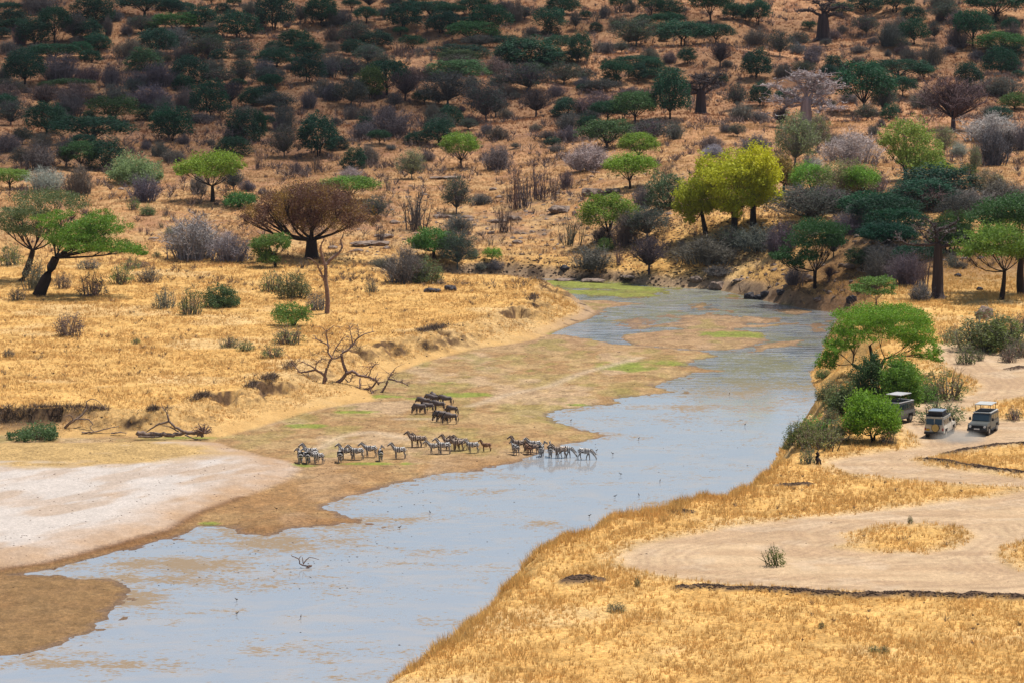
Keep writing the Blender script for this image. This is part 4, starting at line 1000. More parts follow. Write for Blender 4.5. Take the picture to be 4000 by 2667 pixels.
big_tree('rusty_tree', 'rusty olive-brown dense tree tucked behind the right yellow-green tree', 3062, 760, [(3060, 670, 44, 46), (3090, 700, 34, 44), (3030, 650, 30, 36)], (.26, .18, .045), 6, 40, 5000, .17, seed=911)
big_tree('leafy_tree', 'tall open fresh-green tree with several dark stems on the upper right slope', 3535, 712,
    [(3480, 540, 40, 44), (3530, 520, 50, 36), (3600, 530, 50, 48), (3640, 590, 46, 46), (3500, 590, 50, 44), (3570, 600, 60, 44), (3650, 640, 40, 26), (3450, 560, 26, 30), (3560, 640, 50, 22)], (.25, .33, .06), 10, 60, 10000, .17, seed=912, stems=3, spread=.45, flat=0)
# right bank trees
big_tree('acacia_tree', 'dark green many-tiered acacia leaning over the far bank, right of the river head', 3183, 1130,
    [(3170, 890, 70, 24), (3240, 900, 60, 26), (3130, 950, 60, 26), (3220, 945, 60, 28), (3060, 1000, 44, 22), (3100, 1030, 40, 18), (3160, 1000, 50, 22), (3260, 940, 40, 24), (3040, 1010, 30, 14)], (.045, .12, .03), 8, 70, 12000, .14, seed=913, stems=2, flat=.3)
big_tree('acacia_tree', 'tall dark acacia with a thick trunk at the right edge behind the others', 3990, 1150,
    [(3900, 810, 80, 26), (3980, 790, 90, 28), (4060, 820, 90, 26), (3830, 855, 60, 18), (3940, 850, 90, 24), (4040, 870, 80, 22), (3880, 870, 50, 14)], (.055, .125, .035), 14, 150, 12000, .15, seed=914, flat=.3)
big_tree('acacia_tree', 'light green spreading acacia with a slim curved trunk near the right edge', 3912, 1172,
    [(3850, 925, 80, 26), (3930, 910, 90, 26), (3980, 945, 60, 26), (3790, 965, 60, 22), (3860, 975, 80, 22), (3960, 985, 70, 24), (3760, 990, 40, 16), (4010, 960, 50, 30)], (.14, .235, .03), 9, 110, 13000, .14, seed=915, flat=.2, lean=10)
big_tree('feathery_acacia', 'small feathery pale green acacia just behind the riverside umbrella tree', 3422, 1212,
    [(3400, 1100, 50, 12), (3450, 1095, 50, 12), (3380, 1135, 50, 12), (3440, 1140, 50, 14), (3350, 1125, 30, 8), (3470, 1120, 30, 9)], (.13, .23, .045), 3.5, 40, 3600, .12, seed=916, flat=.5, bark='dead')
# riverside umbrella tree
big_tree('umbrella_acacia', 'wide umbrella acacia on the river bank, two fans of dark limbs under its canopy', 3420, 1470,
    [(3330, 1235, 80, 24), (3420, 1222, 90, 20), (3520, 1222, 90, 22), (3590, 1262, 56, 28), (3290, 1290, 50, 28), (3400, 1265, 80, 20), (3500, 1270, 90, 24), (3600, 1320, 50, 34), (3640, 1370, 36, 30), (3270, 1350, 50, 34), (3225, 1420, 44, 34), (3250, 1390, 40, 30), (3650, 1400, 30, 16), (3560, 1330, 60, 26), (3470, 1300, 70, 26), (3350, 1300, 60, 30), (3600, 1385, 40, 18), (3300, 1330, 40, 26)],
    (.15, .29, .018), 11, 95, 42000, .085, seed=917, stems=2, flat=.3, twigs=5, step=3, hubs_px=[(3398, 1352, .6), (3455, 1398, -.5), (3330, 1425, .3)], spread=.36, inner=.15)
# dense bushes of the right bank
def big_bush(name, label, px, foot, lobes, col, nleaf, leaf, seed, stems=4, bark='bark_dark', cat='bush', **kw):
    return big_tree(name, label, px, foot, lobes, col, 9, 26, nleaf, leaf, bark=bark, stems=stems, seed=seed, spread=.5, inner=.15, flat=0., **kw)[0].__setitem__('category', cat)
big_bush('dense_bush', 'rounded bright green bush on a short dark trunk in front of the half-hidden dark vehicle', 3410, 1726,
    [(3410, 1590, 70, 44), (3350, 1610, 52, 46), (3470, 1610, 50, 48), (3330, 1650, 44, 34), (3420, 1640, 70, 40), (3480, 1650, 34, 34), (3380, 1570, 40, 30)], (.16, .30, .018), 13000, .10, 920, upper=.9)
big_bush('dense_bush', 'tallest bush of the right bank, very dark green, under the umbrella tree', 3400, 1590,
    [(3400, 1440, 40, 40), (3420, 1410, 26, 30), (3380, 1480, 54, 46), (3440, 1500, 50, 44), (3360, 1530, 44, 36), (3420, 1560, 60, 30)], (.05, .095, .026), 9500, .10, 921, upper=.9)
big_bush('dense_bush', 'broad light green bush behind the half-hidden vehicle, touching the dark bush', 3530, 1600,
    [(3520, 1450, 56, 40), (3480, 1490, 50, 46), (3560, 1490, 50, 44), (3540, 1540, 56, 40), (3480, 1550, 50, 34), (3570, 1570, 28, 30), (3500, 1425, 34, 24)], (.13, .25, .028), 13000, .10, 922, upper=.9)
big_bush('dense_bush', 'olive bush on the slope left of the dark bush', 3290, 1620, [(3290, 1560, 40, 34), (3320, 1590, 40, 30), (3260, 1590, 30, 24), (3310, 1520, 30, 24)], (.10, .14, .045), 4500, .10, 923, upper=.9)
big_bush('dense_bush', 'dense green rounded bush among dry shrubs on the left plain', 860, 1202, [(850, 1150, 44, 32), (890, 1165, 40, 30), (815, 1170, 34, 28), (865, 1180, 60, 20), (915, 1180, 22, 18)], (.075, .125, .04), 6000, .11, 924, upper=.9)
big_bush('dense_bush', 'bright green leafy bush with dark stems on a low mound left of the standing snag', 1147, 1274, [(1140, 1215, 56, 24), (1100, 1222, 36, 24), (1190, 1222, 34, 24), (1150, 1240, 60, 18)], (.14, .235, .04), 3800, .11, 925, upper=.6)
big_bush('low_green_bush', 'flat-topped green bush peeping out left of the huge brown tree', 935, 812, [(935, 780, 50, 17), (900, 790, 28, 12), (975, 782, 30, 14)], (.07, .18, .04), 3600, .14, 926, upper=.9)
big_bush('reed_clump', 'green reedy clump below the dark cut bank at left', 145, 1716, [(150, 1690, 62, 22), (100, 1700, 40, 16), (200, 1694, 34, 20), (50, 1702, 26, 12)], (.10, .17, .06), 4200, .10, 927, upper=.9, bark='dead')
# low plant alone on the road
p_ = hit(3033, 2211); s_ = p_.y / F
th = thicket(13, 931, tw=.012, per=3, spread=.6); sp_ = sprigs(700, 932, .03, .4)
pl = empty('road_plant', p_); pl.scale = (118 * s_, 118 * s_, 118 * s_)
tag(pl, 'lone small green shrub growing in the middle of the dirt road loop', 'shrub')
c1 = obj('stems', th.mesh("road_plant_stems", M['twig']), pl); c1.color = (.10, .10, .04, 1)
c2 = obj('leaves', sp_.mesh("road_plant_leaves", M['leaf']), pl); c2.color = (.13, .17, .03, 1); c2.scale = (.82, .82, .95)

# baobabs
def baobab(label, px, foot, tw, th_, limbs, twigs, col, bark, seed, spread_lobes=None):
    p = hit(px, foot); s = math.hypot(p.x, p.y) / F
    tb = MB(); g = np.random.default_rng(seed)
    prof = [(0, 1.5), (.03, 1.25), (.07, 1.02), (.12, .92), (.4, .84), (.7, .74), (.92, .62), (1.0, .5)]
    zs = np.array([q[0] for q in prof]) * th_ * s; rs = np.array([q[1] for q in prof]) * tw * .5 * s
    k = 20; an = np.arange(k) * 2 * np.pi / k
    flute = 1 + .10 * np.cos(an * 7 + g.uniform(0, 6)) + .06 * np.cos(an * 11)
    V = np.stack([rs[:, None] * np.cos(an) * flute, rs[:, None] * np.sin(an) * flute, np.repeat(zs[:, None], k, 1)], -1).reshape(-1, 3)
    i = np.arange(len(prof) - 1)[:, None] * k; j = np.arange(k)[None]; F4 = np.stack([i + j, i + (j + 1) % k, i + k + (j + 1) % k, i + k + j], -1).reshape(-1, 4)
    tb.add(V, None, F4)
    lb = MB(); bl = MB(); B = []; E = []; W = []
    for li in limbs:
        pts = np.array([((x - px) * s, 0, (foot - y) * s) for x, y in li['p']])
        dep = li.get('d', g.uniform(-1, 1)); n = len(pts)
        pts[:, 1] = np.linspace(0, dep, n) * np.abs(pts[-1, 0] - pts[0, 0] + 1) * .8
        # densify with gnarl
        t = np.linspace(0, n - 1, n * 4); P = np.stack([np.interp(t, range(n), pts[:, a]) for a in range(3)], 1) + g.normal(size=(n * 4, 3)) * li['r'] * s * .16
        lb.tube(P, np.linspace(li['r'] * .8, li['r'] * .16, len(P)) * s, 7)
        for q in range(int(twigs * (4.5 if bark == 'bark_grey' else 2.6))):
            s0 = P[g.integers(len(P) // 4, len(P))]
            dd = g.normal(size=3) * np.array([1, 1, .6]); dd[2] = abs(dd[2]) * .7 - .05; dd *= g.uniform(10, 30) * s * (1.45 if bark == 'bark_grey' else 1)
            pp = curve(s0, s0 + dd, .25, 5, sag=.1, r=g); lb.tube(pp, np.linspace(li['r'] * .24, li['r'] * .05, 5) * s, 4)
            for u in range(5):
                f = pp[g.integers(1, 5)]; d2 = g.normal(size=3) * 8 * s; d2[2] = abs(d2[2]) * .8
                B.append(f); E.append(f + d2); W.append(.05 + .3 * s)
                f2 = f + d2 * .6; d3 = g.normal(size=3) * 5 * s; B.append(f2); E.append(f2 + d3); W.append(.04)
    bl.blades(B, E, W)
    o = empty('baobab_tree', p); tag(o, label, 'tree')
    obj('trunk', tb.mesh("baobab_trunk", M[bark], True), o); obj('limbs', lb.mesh("baobab_limbs", M[bark], True), o)
    t_ = obj('twigs', bl.mesh("baobab_twigs", M['twig']), o); t_.color = (*col, 1)
    return o
baobab('dark leafless baobab with tall fluted trunk and level arms on the right bank', 3662, 1167, 50, 215,
    [dict(p=[(3655, 955), (3600, 960), (3540, 955), (3505, 940), (3500, 910)], r=9, d=.1), dict(p=[(3665, 965), (3710, 960), (3750, 945), (3770, 930)], r=9, d=-.1), dict(p=[(3660, 960), (3655, 925), (3660, 900), (3700, 890), (3735, 870), (3742, 850)], r=11, d=.2),
     dict(p=[(3657, 940), (3652, 905), (3640, 880), (3620, 862)], r=10, d=-.2), dict(p=[(3650, 960), (3620, 940), (3590, 900), (3580, 870)], r=6, d=.8), dict(p=[(3655, 950), (3640, 920), (3610, 900), (3575, 895)], r=5, d=-.8), dict(p=[(3665, 950), (3690, 920), (3720, 905)], r=5, d=.9)],
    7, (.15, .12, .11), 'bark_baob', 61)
baobab('pale bleached leafless baobab with a tangle of white branches, upper right slope', 3148, 500, 56, 120,
    [dict(p=[(3140, 400), (3110, 380), (3070, 365), (3030, 345), (3000, 342)], r=9), dict(p=[(3145, 400), (3100, 400), (3060, 430), (3040, 470)], r=8), dict(p=[(3160, 400), (3200, 380), (3240, 370), (3270, 350)], r=8), dict(p=[(3165, 410), (3210, 390), (3250, 430), (3275, 430)], r=8),
     dict(p=[(3150, 390), (3140, 350), (3110, 320), (3100, 300)], r=9), dict(p=[(3160, 390), (3180, 340), (3190, 310), (3220, 300)], r=9), dict(p=[(3150, 380), (3160, 340), (3150, 300), (3130, 290)], r=7), dict(p=[(3170, 420), (3210, 410), (3190, 450)], r=6),
     dict(p=[(3130, 410), (3090, 420), (3060, 400), (3030, 385)], r=6), dict(p=[(3170, 395), (3220, 350), (3250, 330)], r=6)], 13, (.52, .46, .45), 'bark_grey', 62)
baobab('shaded dark baobab with crooked arms, right of centre on the hillside', 2738, 448, 50, 95,
    [dict(p=[(2735, 355), (2710, 350), (2690, 340), (2700, 322)], r=8), dict(p=[(2740, 355), (2760, 330), (2790, 325), (2815, 328)], r=9), dict(p=[(2740, 355), (2750, 330), (2760, 310), (2750, 290)], r=7), dict(p=[(2725, 365), (2700, 370), (2675, 372)], r=6), dict(p=[(2755, 365), (2780, 350), (2810, 345)], r=6), dict(p=[(2735, 350), (2730, 320), (2700, 300)], r=5), dict(p=[(2745, 350), (2790, 310), (2810, 290)], r=5)],
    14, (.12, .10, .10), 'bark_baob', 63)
baobab('massive shaded baobab with a thick straight trunk near the top edge, right of centre', 3215, 158, 52, 100,
    [dict(p=[(3205, 65), (3180, 50), (3150, 45), (3110, 50)], r=8), dict(p=[(3215, 62), (3210, 30), (3180, 10)], r=9), dict(p=[(3220, 62), (3240, 40), (3280, 30), (3310, 40)], r=8), dict(p=[(3225, 68), (3260, 60), (3290, 75)], r=6), dict(p=[(3215, 60), (3240, 20), (3250, -10)], r=7)],
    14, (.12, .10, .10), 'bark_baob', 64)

# ------------------------------------------------------------------ dead wood
def snag(name, label, px, foot, paths, mat, seed, twigs=6, tl=22, zoff=0.0, scale=1.0, loc=None):
    """limbs read off the photograph in its pixels: (points, start radius px, end radius px, depth)"""
    p = loc or hit(px, foot); s = math.hypot(p.x, p.y) / F; g = np.random.default_rng(seed); b = MB(); B = []; E = []; W = []
    for pts, r0, r1, dep in paths:
        n = len(pts); a = np.array([((x - px) * s, 0, (foot - y) * s + zoff) for x, y in pts])
        a[:, 1] = np.linspace(0, dep, n) if not isinstance(dep, tuple) else np.linspace(dep[0], dep[1], n)
        t = np.linspace(0, n - 1, n * 4); P = np.stack([np.interp(t, range(n), a[:, q]) for q in range(3)], 1)
        P[1:-1] = (P[:-2] + P[1:-1] * 2 + P[2:]) / 4; P += g.normal(size=P.shape) * r1 * s * .35
        b.tube(P, np.linspace(r0, r1, len(P)) * s, 7)
        for q in range(twigs):
            s0 = P[g.integers(len(P) // 3, len(P))]; dd = g.normal(size=3) * np.array([1, .8, .8]); dd[2] = dd[2] * .5 + .35; dd *= g.uniform(.4, 1.1) * tl * s
            pp = curve(s0, s0 + dd, .3, 5, r=g); b.tube(pp, np.linspace(max(r1 * .8, 1.0), .45, 5) * s, 4)
            for u in range(3):
                f = pp[g.integers(1, 5)]; B.append(f); E.append(f + g.normal(size=3) * tl * .35 * s); W.append(.022)
    b.blades(B, E, W)
    o = obj(name, b.mesh(name, M[mat], True), None, p); tag(o, label, 'dead tree' if 'tree' in name or 'snag' in name else 'driftwood')
    return o
def Z(lst, ox, oy, k=2.351): return [(ox + x / k, oy + y / k) for x, y in lst]
f2 = lambda l: Z(l, 1000, 1200); f1 = lambda l: Z(l, 0, 1200); f6 = lambda l: Z(l, 1000, 600); f9 = lambda l: Z(l, 1000, 2000)
snag('standing_snag', 'tall bare dead tree with two curving arms, below the big brown tree', 1278, 1226, [
    (f6([(652, 1475), (662, 1330), (640, 1180), (640, 1030), (690, 970), (770, 910), (795, 860), (778, 800), (812, 735)]), 10, 2.6, .8),
    (f6([(640, 1050), (612, 940), (595, 870), (610, 820), (630, 780)]), 6, 2.5, -.8), (f6([(632, 1170), (590, 1070), (560, 1000), (500, 950)]), 5, 1.5, -1.2), (f6([(630, 1150), (600, 1130), (575, 1110)]), 3, 1.2, .5)], 'dead_brown', 71, twigs=2, tl=16)
snag('fallen_dead_tree', 'left part of the bare fallen tree, upright twisted grey limbs on the grassy bank', 1262, 1497, [
    (f2([(620, 700), (650, 650), (600, 600), (540, 570), (480, 590), (400, 600), (370, 560), (330, 510)]), 6.5, 1.8, .5), (f2([(620, 690), (640, 590), (670, 510), (700, 460), (660, 420), (665, 350), (600, 320), (540, 290)]), 6, 1.8, 1.2),
    (f2([(665, 360), (650, 300), (640, 230), (710, 180)]), 3.5, 1.2, (1, 1.6)), (f2([(700, 450), (730, 380), (790, 300), (840, 280)]), 3, 1, (1, 2)), (f2([(540, 570), (560, 510), (600, 470), (650, 480)]), 2.5, 1, .4), (f2([(600, 600), (520, 540), (440, 500), (380, 480)]), 3, 1, -.6), (f2([(480, 590), (480, 640), (430, 650)]), 2, .8, -.6)], 'dead_brown', 72, twigs=13, tl=26)
snag('fallen_dead_tree', 'right part of the bare fallen tree, long limbs arching down to the mud flat', 1325, 1495, [
    (f2([(740, 695), (800, 655), (835, 600), (800, 530), (780, 420), (840, 400), (890, 350), (930, 290), (1000, 250), (1090, 230)]), 8, 1.6, 1.4), (f2([(890, 350), (870, 260), (855, 180)]), 3, 1, (1, 2)), (f2([(940, 280), (935, 180)]), 2, .8, (1, 1.5)),
    (f2([(830, 610), (890, 580), (960, 630), (1040, 630), (1100, 650), (1140, 700)]), 7, 3, (0, -1.5)), (f2([(1040, 630), (1060, 560), (1110, 500)]), 3, 1.2, (-1, -1.6)), (f2([(960, 640), (960, 720), (1000, 790)]), 3.5, 2, (-1, -3)), (f2([(970, 750), (1070, 720), (1120, 660), (1080, 630)]), 5, 2, (-2, -2)),
    (f2([(1130, 790), (1200, 700), (1230, 620), (1250, 580), (1280, 545)]), 5, 1.8, (-4, -3)), (f2([(1230, 625), (1300, 640), (1370, 660), (1420, 680)]), 4, 1.5, (-3.5, -4.5)), (f2([(780, 440), (730, 470), (690, 480)]), 2.5, 1, .8),
    (f2([(1070, 820), (1130, 805), (1220, 800), (1290, 818), (1390, 812)]), 6.5, 2, (-5, -5.5)), (f2([(1130, 800), (1070, 740), (1050, 700)]), 4, 2, (-5, -3)), (f2([(820, 660), (860, 690), (890, 620)]), 2.5, 1, -.4)], 'dead_brown', 73, twigs=14, tl=26)
snag('fallen_log', 'thick bleached fallen trunk with a raised limb lying at the edge of the white sandbar', 690, 1716, [
    (f1([(1255, 1165), (1330, 1178), (1480, 1175), (1560, 1190), (1690, 1165), (1820, 1165), (1860, 1195)]), 10, 7, .4), (f1([(1270, 1192), (1400, 1200), (1480, 1192)]), 4, 3, (-.3, -.3)), (f1([(1700, 1160), (1610, 1110), (1550, 1060), (1530, 970)]), 6, 3.5, .6),
    (f1([(1550, 1055), (1450, 1085), (1350, 1150)]), 5, 2.5, .3), (f1([(1530, 970), (1500, 930), (1480, 890)]), 1.6, .8, .5), (f1([(1700, 1180), (1810, 1220)]), 3.5, 1.5, -.6), (f1([(1640, 1150), (1560, 1110), (1480, 1100)]), 3, 1.2, .8)], 'dead', 74, twigs=2, tl=12, zoff=.15)
rb_ = []
g_ = np.random.default_rng(3)
for i in range(26):
    a = g_.uniform(-.6, 3.6); r_ = g_.uniform(20, 42)
    rb_.append(([(792, 1690), (792 + math.cos(a) * r_ * .5, 1690 - math.sin(a) * r_ * .6), (792 + math.cos(a + .2) * r_, 1690 - math.sin(a + .2) * r_ * 1.1)], 4, 1.0, float(g_.uniform(-1.2, 1.2))))
snag('uprooted_root_plate', 'spiky upturned root mass at the right end of the fallen trunk', 792, 1716, rb_, 'dead_brown', 75, twigs=3, tl=14)
snag('dead_branch', 'bare arched dead branch leaning against the dark cut bank', 255, 1676, [
    (f1([(590, 1115), (660, 1060), (760, 990), (790, 940), (785, 880)]), 5, 2.5, 1.2), (f1([(785, 880), (840, 850), (900, 870), (960, 930)]), 2, 1, (1.2, .6)), (f1([(690, 1035), (760, 1030), (820, 1030), (860, 1070)]), 3.5, 2, (.4, -.6)), (f1([(590, 1110), (640, 1060), (680, 1030), (650, 985), (600, 1000)]), 3.5, 1.4, -.4)], 'dead', 76, twigs=1, tl=14)
snag('dead_branch', 'low bleached branch lying flat between the reeds and the fallen trunk', 390, 1698, [(f1([(750, 1165), (860, 1160), (980, 1130), (1090, 1110)]), 3.5, 1.5, .6), (f1([(860, 1150), (820, 1120), (850, 1090)]), 2, 1, .3), (f1([(1020, 1170), (1100, 1160), (1160, 1170)]), 3, 1.5, .2)], 'dead', 77, twigs=2, tl=10, zoff=.1)
snag('river_branch', 'forked driftwood branch poking up out of the shallow water', 1195, 2219, [(f9([(460, 515), (520, 492), (470, 497), (400, 480), (395, 430), (320, 397)]), 4, 1.6, .2), (f9([(390, 430), (415, 400)]), 2, 1, .1), (f9([(435, 480), (425, 410)]), 2.4, 1.2, .1), (f9([(435, 470), (460, 440), (490, 412), (580, 438)]), 2.6, 1.2, .3)], 'dead_brown', 78, twigs=0, zoff=.03)
snag('dead_tree', 'bleached dead tree sticking up white before the dark left thicket', 465, 628, [(Z([(1080, 1480), (1100, 1400), (1080, 1340), (1040, 1290), (960, 1245)], 0, 0), 4, 1.5, .5), (Z([(1095, 1420), (1040, 1390), (970, 1360), (900, 1335)], 0, 0), 3, 1.2, -.5), (Z([(1100, 1400), (1150, 1350), (1210, 1310), (1280, 1270)], 0, 0), 3, 1.2, 1.), (Z([(1060, 1310), (1080, 1270), (1020, 1250)], 0, 0), 2, 1, .2), (Z([(1150, 1350), (1140, 1300), (1200, 1250)], 0, 0), 2, 1, .5)], 'dead', 79, twigs=5, tl=18)
snag('tree_stump', 'charred upright stump among shrubs at the left end of the road bend', 3198, 1812, [([(3198, 1814), (3194, 1790), (3192, 1764)], 11, 6, .2), ([(3200, 1812), (3206, 1795)], 7, 2, -.2)], 'bark_dark', 80, twigs=0)

# ------------------------------------------------------------------ rocks
def rock(name, label, px, foot, w, h, mat='rock', seed=0, lumps=3, pts=7):
    p = hit(px, foot); s = p.y / F; g = np.random.default_rng(seed)
    bm = bmesh.new()
    for i in range(lumps):
        c = Vector((g.uniform(-.32, .32) * w * s if lumps > 1 else 0, g.uniform(-.2, .3) * w * s if lumps > 1 else 0, 0)); sz = g.uniform(.45, .75) if lumps > 1 else 1
        r = bmesh.ops.create_icosphere(bm, subdivisions=3, radius=1.0)
        o3 = g.uniform(0, 50, 3)
        for v in r['verts']:
            d = v.co.copy()
            n = sum(math.sin(d.x * f_ * 2.1 + o3[0]) * math.cos(d.y * f_ * 1.9 + o3[1]) * math.sin(d.z * f_ * 2.3 + o3[2]) / f_ for f_ in (1, 2.1, 4.3))
            q = d * (1 + .28 * n); q = Vector((round(q.x * 4.5) / 4.5 * .45 + q.x * .55, round(q.y * 4.5) / 4.5 * .45 + q.y * .55, round(q.z * 4) / 4 * .45 + q.z * .55))
            v.co = Vector((q.x * w * .5 * s * sz, q.y * w * .42 * s * sz, q.z * h * .62 * s * sz + h * .25 * s)) + c
    me = bpy.data.meshes.new(name); bm.to_mesh(me); bm.free(); me.materials.append(M[mat])
    return tag(obj(name, me, None, p), label, 'rock', 'boulders and outcrops')
for i, (px, ft, w, h, mt, lb) in enumerate([
    (3842, 1246, 68, 58, 'rock', 'tall brown boulder standing alone in dry grass at the right'),
    (2322, 768, 80, 44, 'rock', 'stacked boulder pile on the crest of the stony slope'), (2402, 756, 60, 26, 'rock', 'rounded grey boulder just right of the boulder pile'),
    (2190, 830, 90, 36, 'rock', 'dark layered outcrop on the upper stony slope, left of the boulder pile'), (2012, 863, 50, 26, 'rock', 'flat grey boulder on the slope left of the outcrop'), (2022, 952, 42, 16, 'rock', 'low grey stone in dry grass on the middle slope'),
    (2210, 832, 24, 12, 'rock', 'small pale square stone below the layered outcrop'), (2718, 1104, 46, 28, 'rock', 'squat tan boulder at the river head, left of two'), (2800, 1134, 52, 44, 'rock', 'round pale boulder at the water edge at the river head'),
    (2790, 1082, 90, 34, 'rock', 'long grey ledge above the round boulder at the river head'), (2930, 1168, 44, 30, 'rock_dark', 'glossy black boulder in the river, left of its pair'), (2966, 1168, 44, 18, 'rock_dark', 'lower black boulder touching the glossy one in the river'), (2990, 1158, 40, 22, 'rock_dark', 'third dark rock behind the two black river boulders'),
    (3320, 1190, 46, 46, 'rock_dark', 'leaning dark rock by the river under the feathery acacia'), (3195, 1178, 50, 20, 'rock', 'pale flat rock on the far bank right of the water'), (3330, 1052, 60, 26, 'rock', 'grey outcrop on the shady bank left of the dark baobab'),
    (3742, 1082, 28, 16, 'rock_dark', 'dark stone right of the baobab trunk'), (3826, 1134, 26, 14, 'rock_dark', 'small dark stone between baobab and slim acacia'), (2220, 1098, 100, 16, 'rock', 'flat grey ledge along the far shore, left end'), (2305, 1102, 90, 22, 'rock', 'broken grey ledge along the far shore, right end'),
    (2205, 1060, 36, 20, 'rock_dark', 'dark hollowed rock in the far bank below thickets'), (2450, 1090, 70, 20, 'rock', 'dark mossy rocks at the far shore beneath the tangled tree'), (1740, 698, 110, 12, 'rock', 'long low white rock slab on the upper slope'), (1640, 698, 20, 9, 'rock', 'small brown slab left of the long white slab'),
    (1928, 744, 34, 10, 'rock', 'low grey stone on the slope right of the wispy sapling'), (1540, 875, 40, 16, 'rock', 'grey stone cluster between wispy bushes on the middle slope'), (1735, 852, 60, 20, 'rock', 'grey outcrop under the tall greenish thicket'), (1445, 960, 120, 26, 'rock', 'broad broken grey outcrop right of the big brown tree'),
    (1400, 984, 50, 16, 'rock', 'pale slab at the foot of the broken grey outcrop'), (1500, 930, 70, 22, 'rock', 'dark ledges above the broken grey outcrop'), (1300, 972, 40, 14, 'rock', 'pale stone beside the forked trunk of the brown tree'), (1830, 852, 50, 14, 'rock', 'jagged low rocks above the river-bend acacia'),
    (1690, 1142, 60, 26, 'rock_dark', 'dark earth-caked rocks beside a shrub on the golden plain'), (1760, 1138, 50, 34, 'rock_dark', 'dark root-bound hummock with a green shrub on top'), (1950, 870, 60, 18, 'rock', 'scattered grey stones on the slope above the bend'), (600, 935, 40, 10, 'rock', 'low grey stones on bare ground left of the pale thicket'),
    (2430, 786, 24, 10, 'rock', 'small white stone right below the rounded boulder'), (3050, 1150, 40, 22, 'rock_dark', 'dark heap at the foot of the leaning acacia'), (2880, 1100, 34, 12, 'rock', 'pale boulder on the reddish slope above the round one')]):
    rock('boulder', lb, px, ft, w, h, mt, i + 5, 1 if w < 45 or 'alone' in lb else 4)

# stones broken over the slope around the outcrops, too many to count
_b = bmesh.new(); _g = np.random.default_rng(4)
for _i in range(900):
    if _i % 2: x_, y_ = _g.normal() * 26 + 6, _g.normal() * 26 + 655
    else: x_, y_ = _g.uniform(34, 75), _g.uniform(535, 600)
    if abs(x_) > 85 or y_ < 606 - 60 * (_i % 2 == 0) or y_ > 720 or bil(T['dRB'], x_, y_)[0] > -.5: continue
    r_ = _g.uniform(.12, .5) * (1.5 if _g.uniform() < .1 else 1)
    q_ = bmesh.ops.create_icosphere(_b, subdivisions=1, radius=1.0, matrix=Matrix.Translation((x_, y_, hgt(x_, y_) + r_ * .1)) @ Matrix.Rotation(_g.uniform(0, 6), 4, 'Z') @ Matrix.Diagonal((r_ * 1.3, r_, r_ * .6, 1)))
    for v_ in q_['verts']: v_.co += Vector(_g.normal(size=3) * r_ * .16)
_m = bpy.data.meshes.new('scattered_stones'); _b.to_mesh(_m); _b.free(); _m.materials.append(M['rock'])
tag(obj('scattered_stones', _m), 'loose grey stones strewn over the rocky slope and far bank', 'stones', kind='stuff')

# ------------------------------------------------------------------ animals
def skin_body(name, chains, mat, sub=2):
    """chains: lists of (x,y,z,rx,ry); first vertex of a chain may be a key into earlier ones"""
    bm = bmesh.new(); lay = bm.verts.layers.skin.verify(); keyed = {}
    def vert(co, r):
        r = (r[0] * 1.16, r[1] * 1.16) if r[1] > .08 else (r[0] * 1.3, r[1] * 1.3)
        v = bm.verts.new(co); v[lay].radius = r; return v
    for ch in chains:
        prev = None
        for it in ch:
            if isinstance(it, str):
                v = keyed[it]
            else:
                k = it[5] if len(it) > 5 else None
                v = vert(it[:3], (it[3], it[4]))
                if k: keyed[k] = v
                if not any(True for _ in bm.edges) and prev is None and len(bm.verts) == 1: v[lay].use_root = True
            if prev is not None: bm.edges.new((prev, v))
            prev = v
    me = bpy.data.meshes.new(name); bm.to_mesh(me); bm.free()
    o = bpy.data.objects.new(name, me); COL.objects.link(o)
    m = o.modifiers.new('s', 'SKIN'); m.use_smooth_shade = True
    m2 = o.modifiers.new('u', 'SUBSURF'); m2.levels = sub; m2.render_levels = sub
    dg = bpy.context.evaluated_depsgraph_get(); dg.update()
    out = bpy.data.meshes.new_from_object(o.evaluated_get(dg), depsgraph=dg)
    bpy.data.objects.remove(o); out.name = name; out.materials.clear(); out.materials.append(mat)
    return out

def stripe_mat(name, pale, dark, tint=None):
    m, nt, b = new_mat(name); b.inputs['Roughness'].default_value = .8
    a = nd(nt, 'ShaderNodeAttribute'); a.attribute_name = 'phase'
    s = nd(nt, 'ShaderNodeMath', operation='SINE'); L(nt, a.outputs['Fac'], s.inputs[0])
    bd = nd(nt, 'ShaderNodeAttribute'); bd.attribute_name = 'dark'
    ad = nd(nt, 'ShaderNodeMath', operation='ADD'); L(nt, s.outputs[0], ad.inputs[0]); L(nt, bd.outputs['Fac'], ad.inputs[1])
    r = nd(nt, 'ShaderNodeMapRange'); r.inputs[1].default_value = -.1; r.inputs[2].default_value = .25; L(nt, ad.outputs[0], r.inputs[0])
    mx = nd(nt, 'ShaderNodeMix'); mx.data_type = 'RGBA'; L(nt, r.outputs[0], mx.inputs[0])
    oi = nd(nt, 'ShaderNodeObjectInfo'); L(nt, oi.outputs['Color'], mx.inputs[6]); mx.inputs[7].default_value = (*dark, 1)
    L(nt, mx.outputs[2], b.inputs['Base Color'])
    return m
M['zebra'] = stripe_mat("zebra_coat", (.62, .58, .52), (.022, .018, .018))
M['zebra_mane'] = noisy("zebra_mane", (.07, .055, .05), .6, 14, .8)
M['wilde'] = noisy("wildebeest_coat", (.135, .105, .095), .35, 2.5, .7, spec=.35)
M['wilde_dark'] = noisy("wildebeest_mane", (.022, .018, .02), .3, 6, .8)
M['horn'] = plain("horn", (.06, .05, .045), .4)

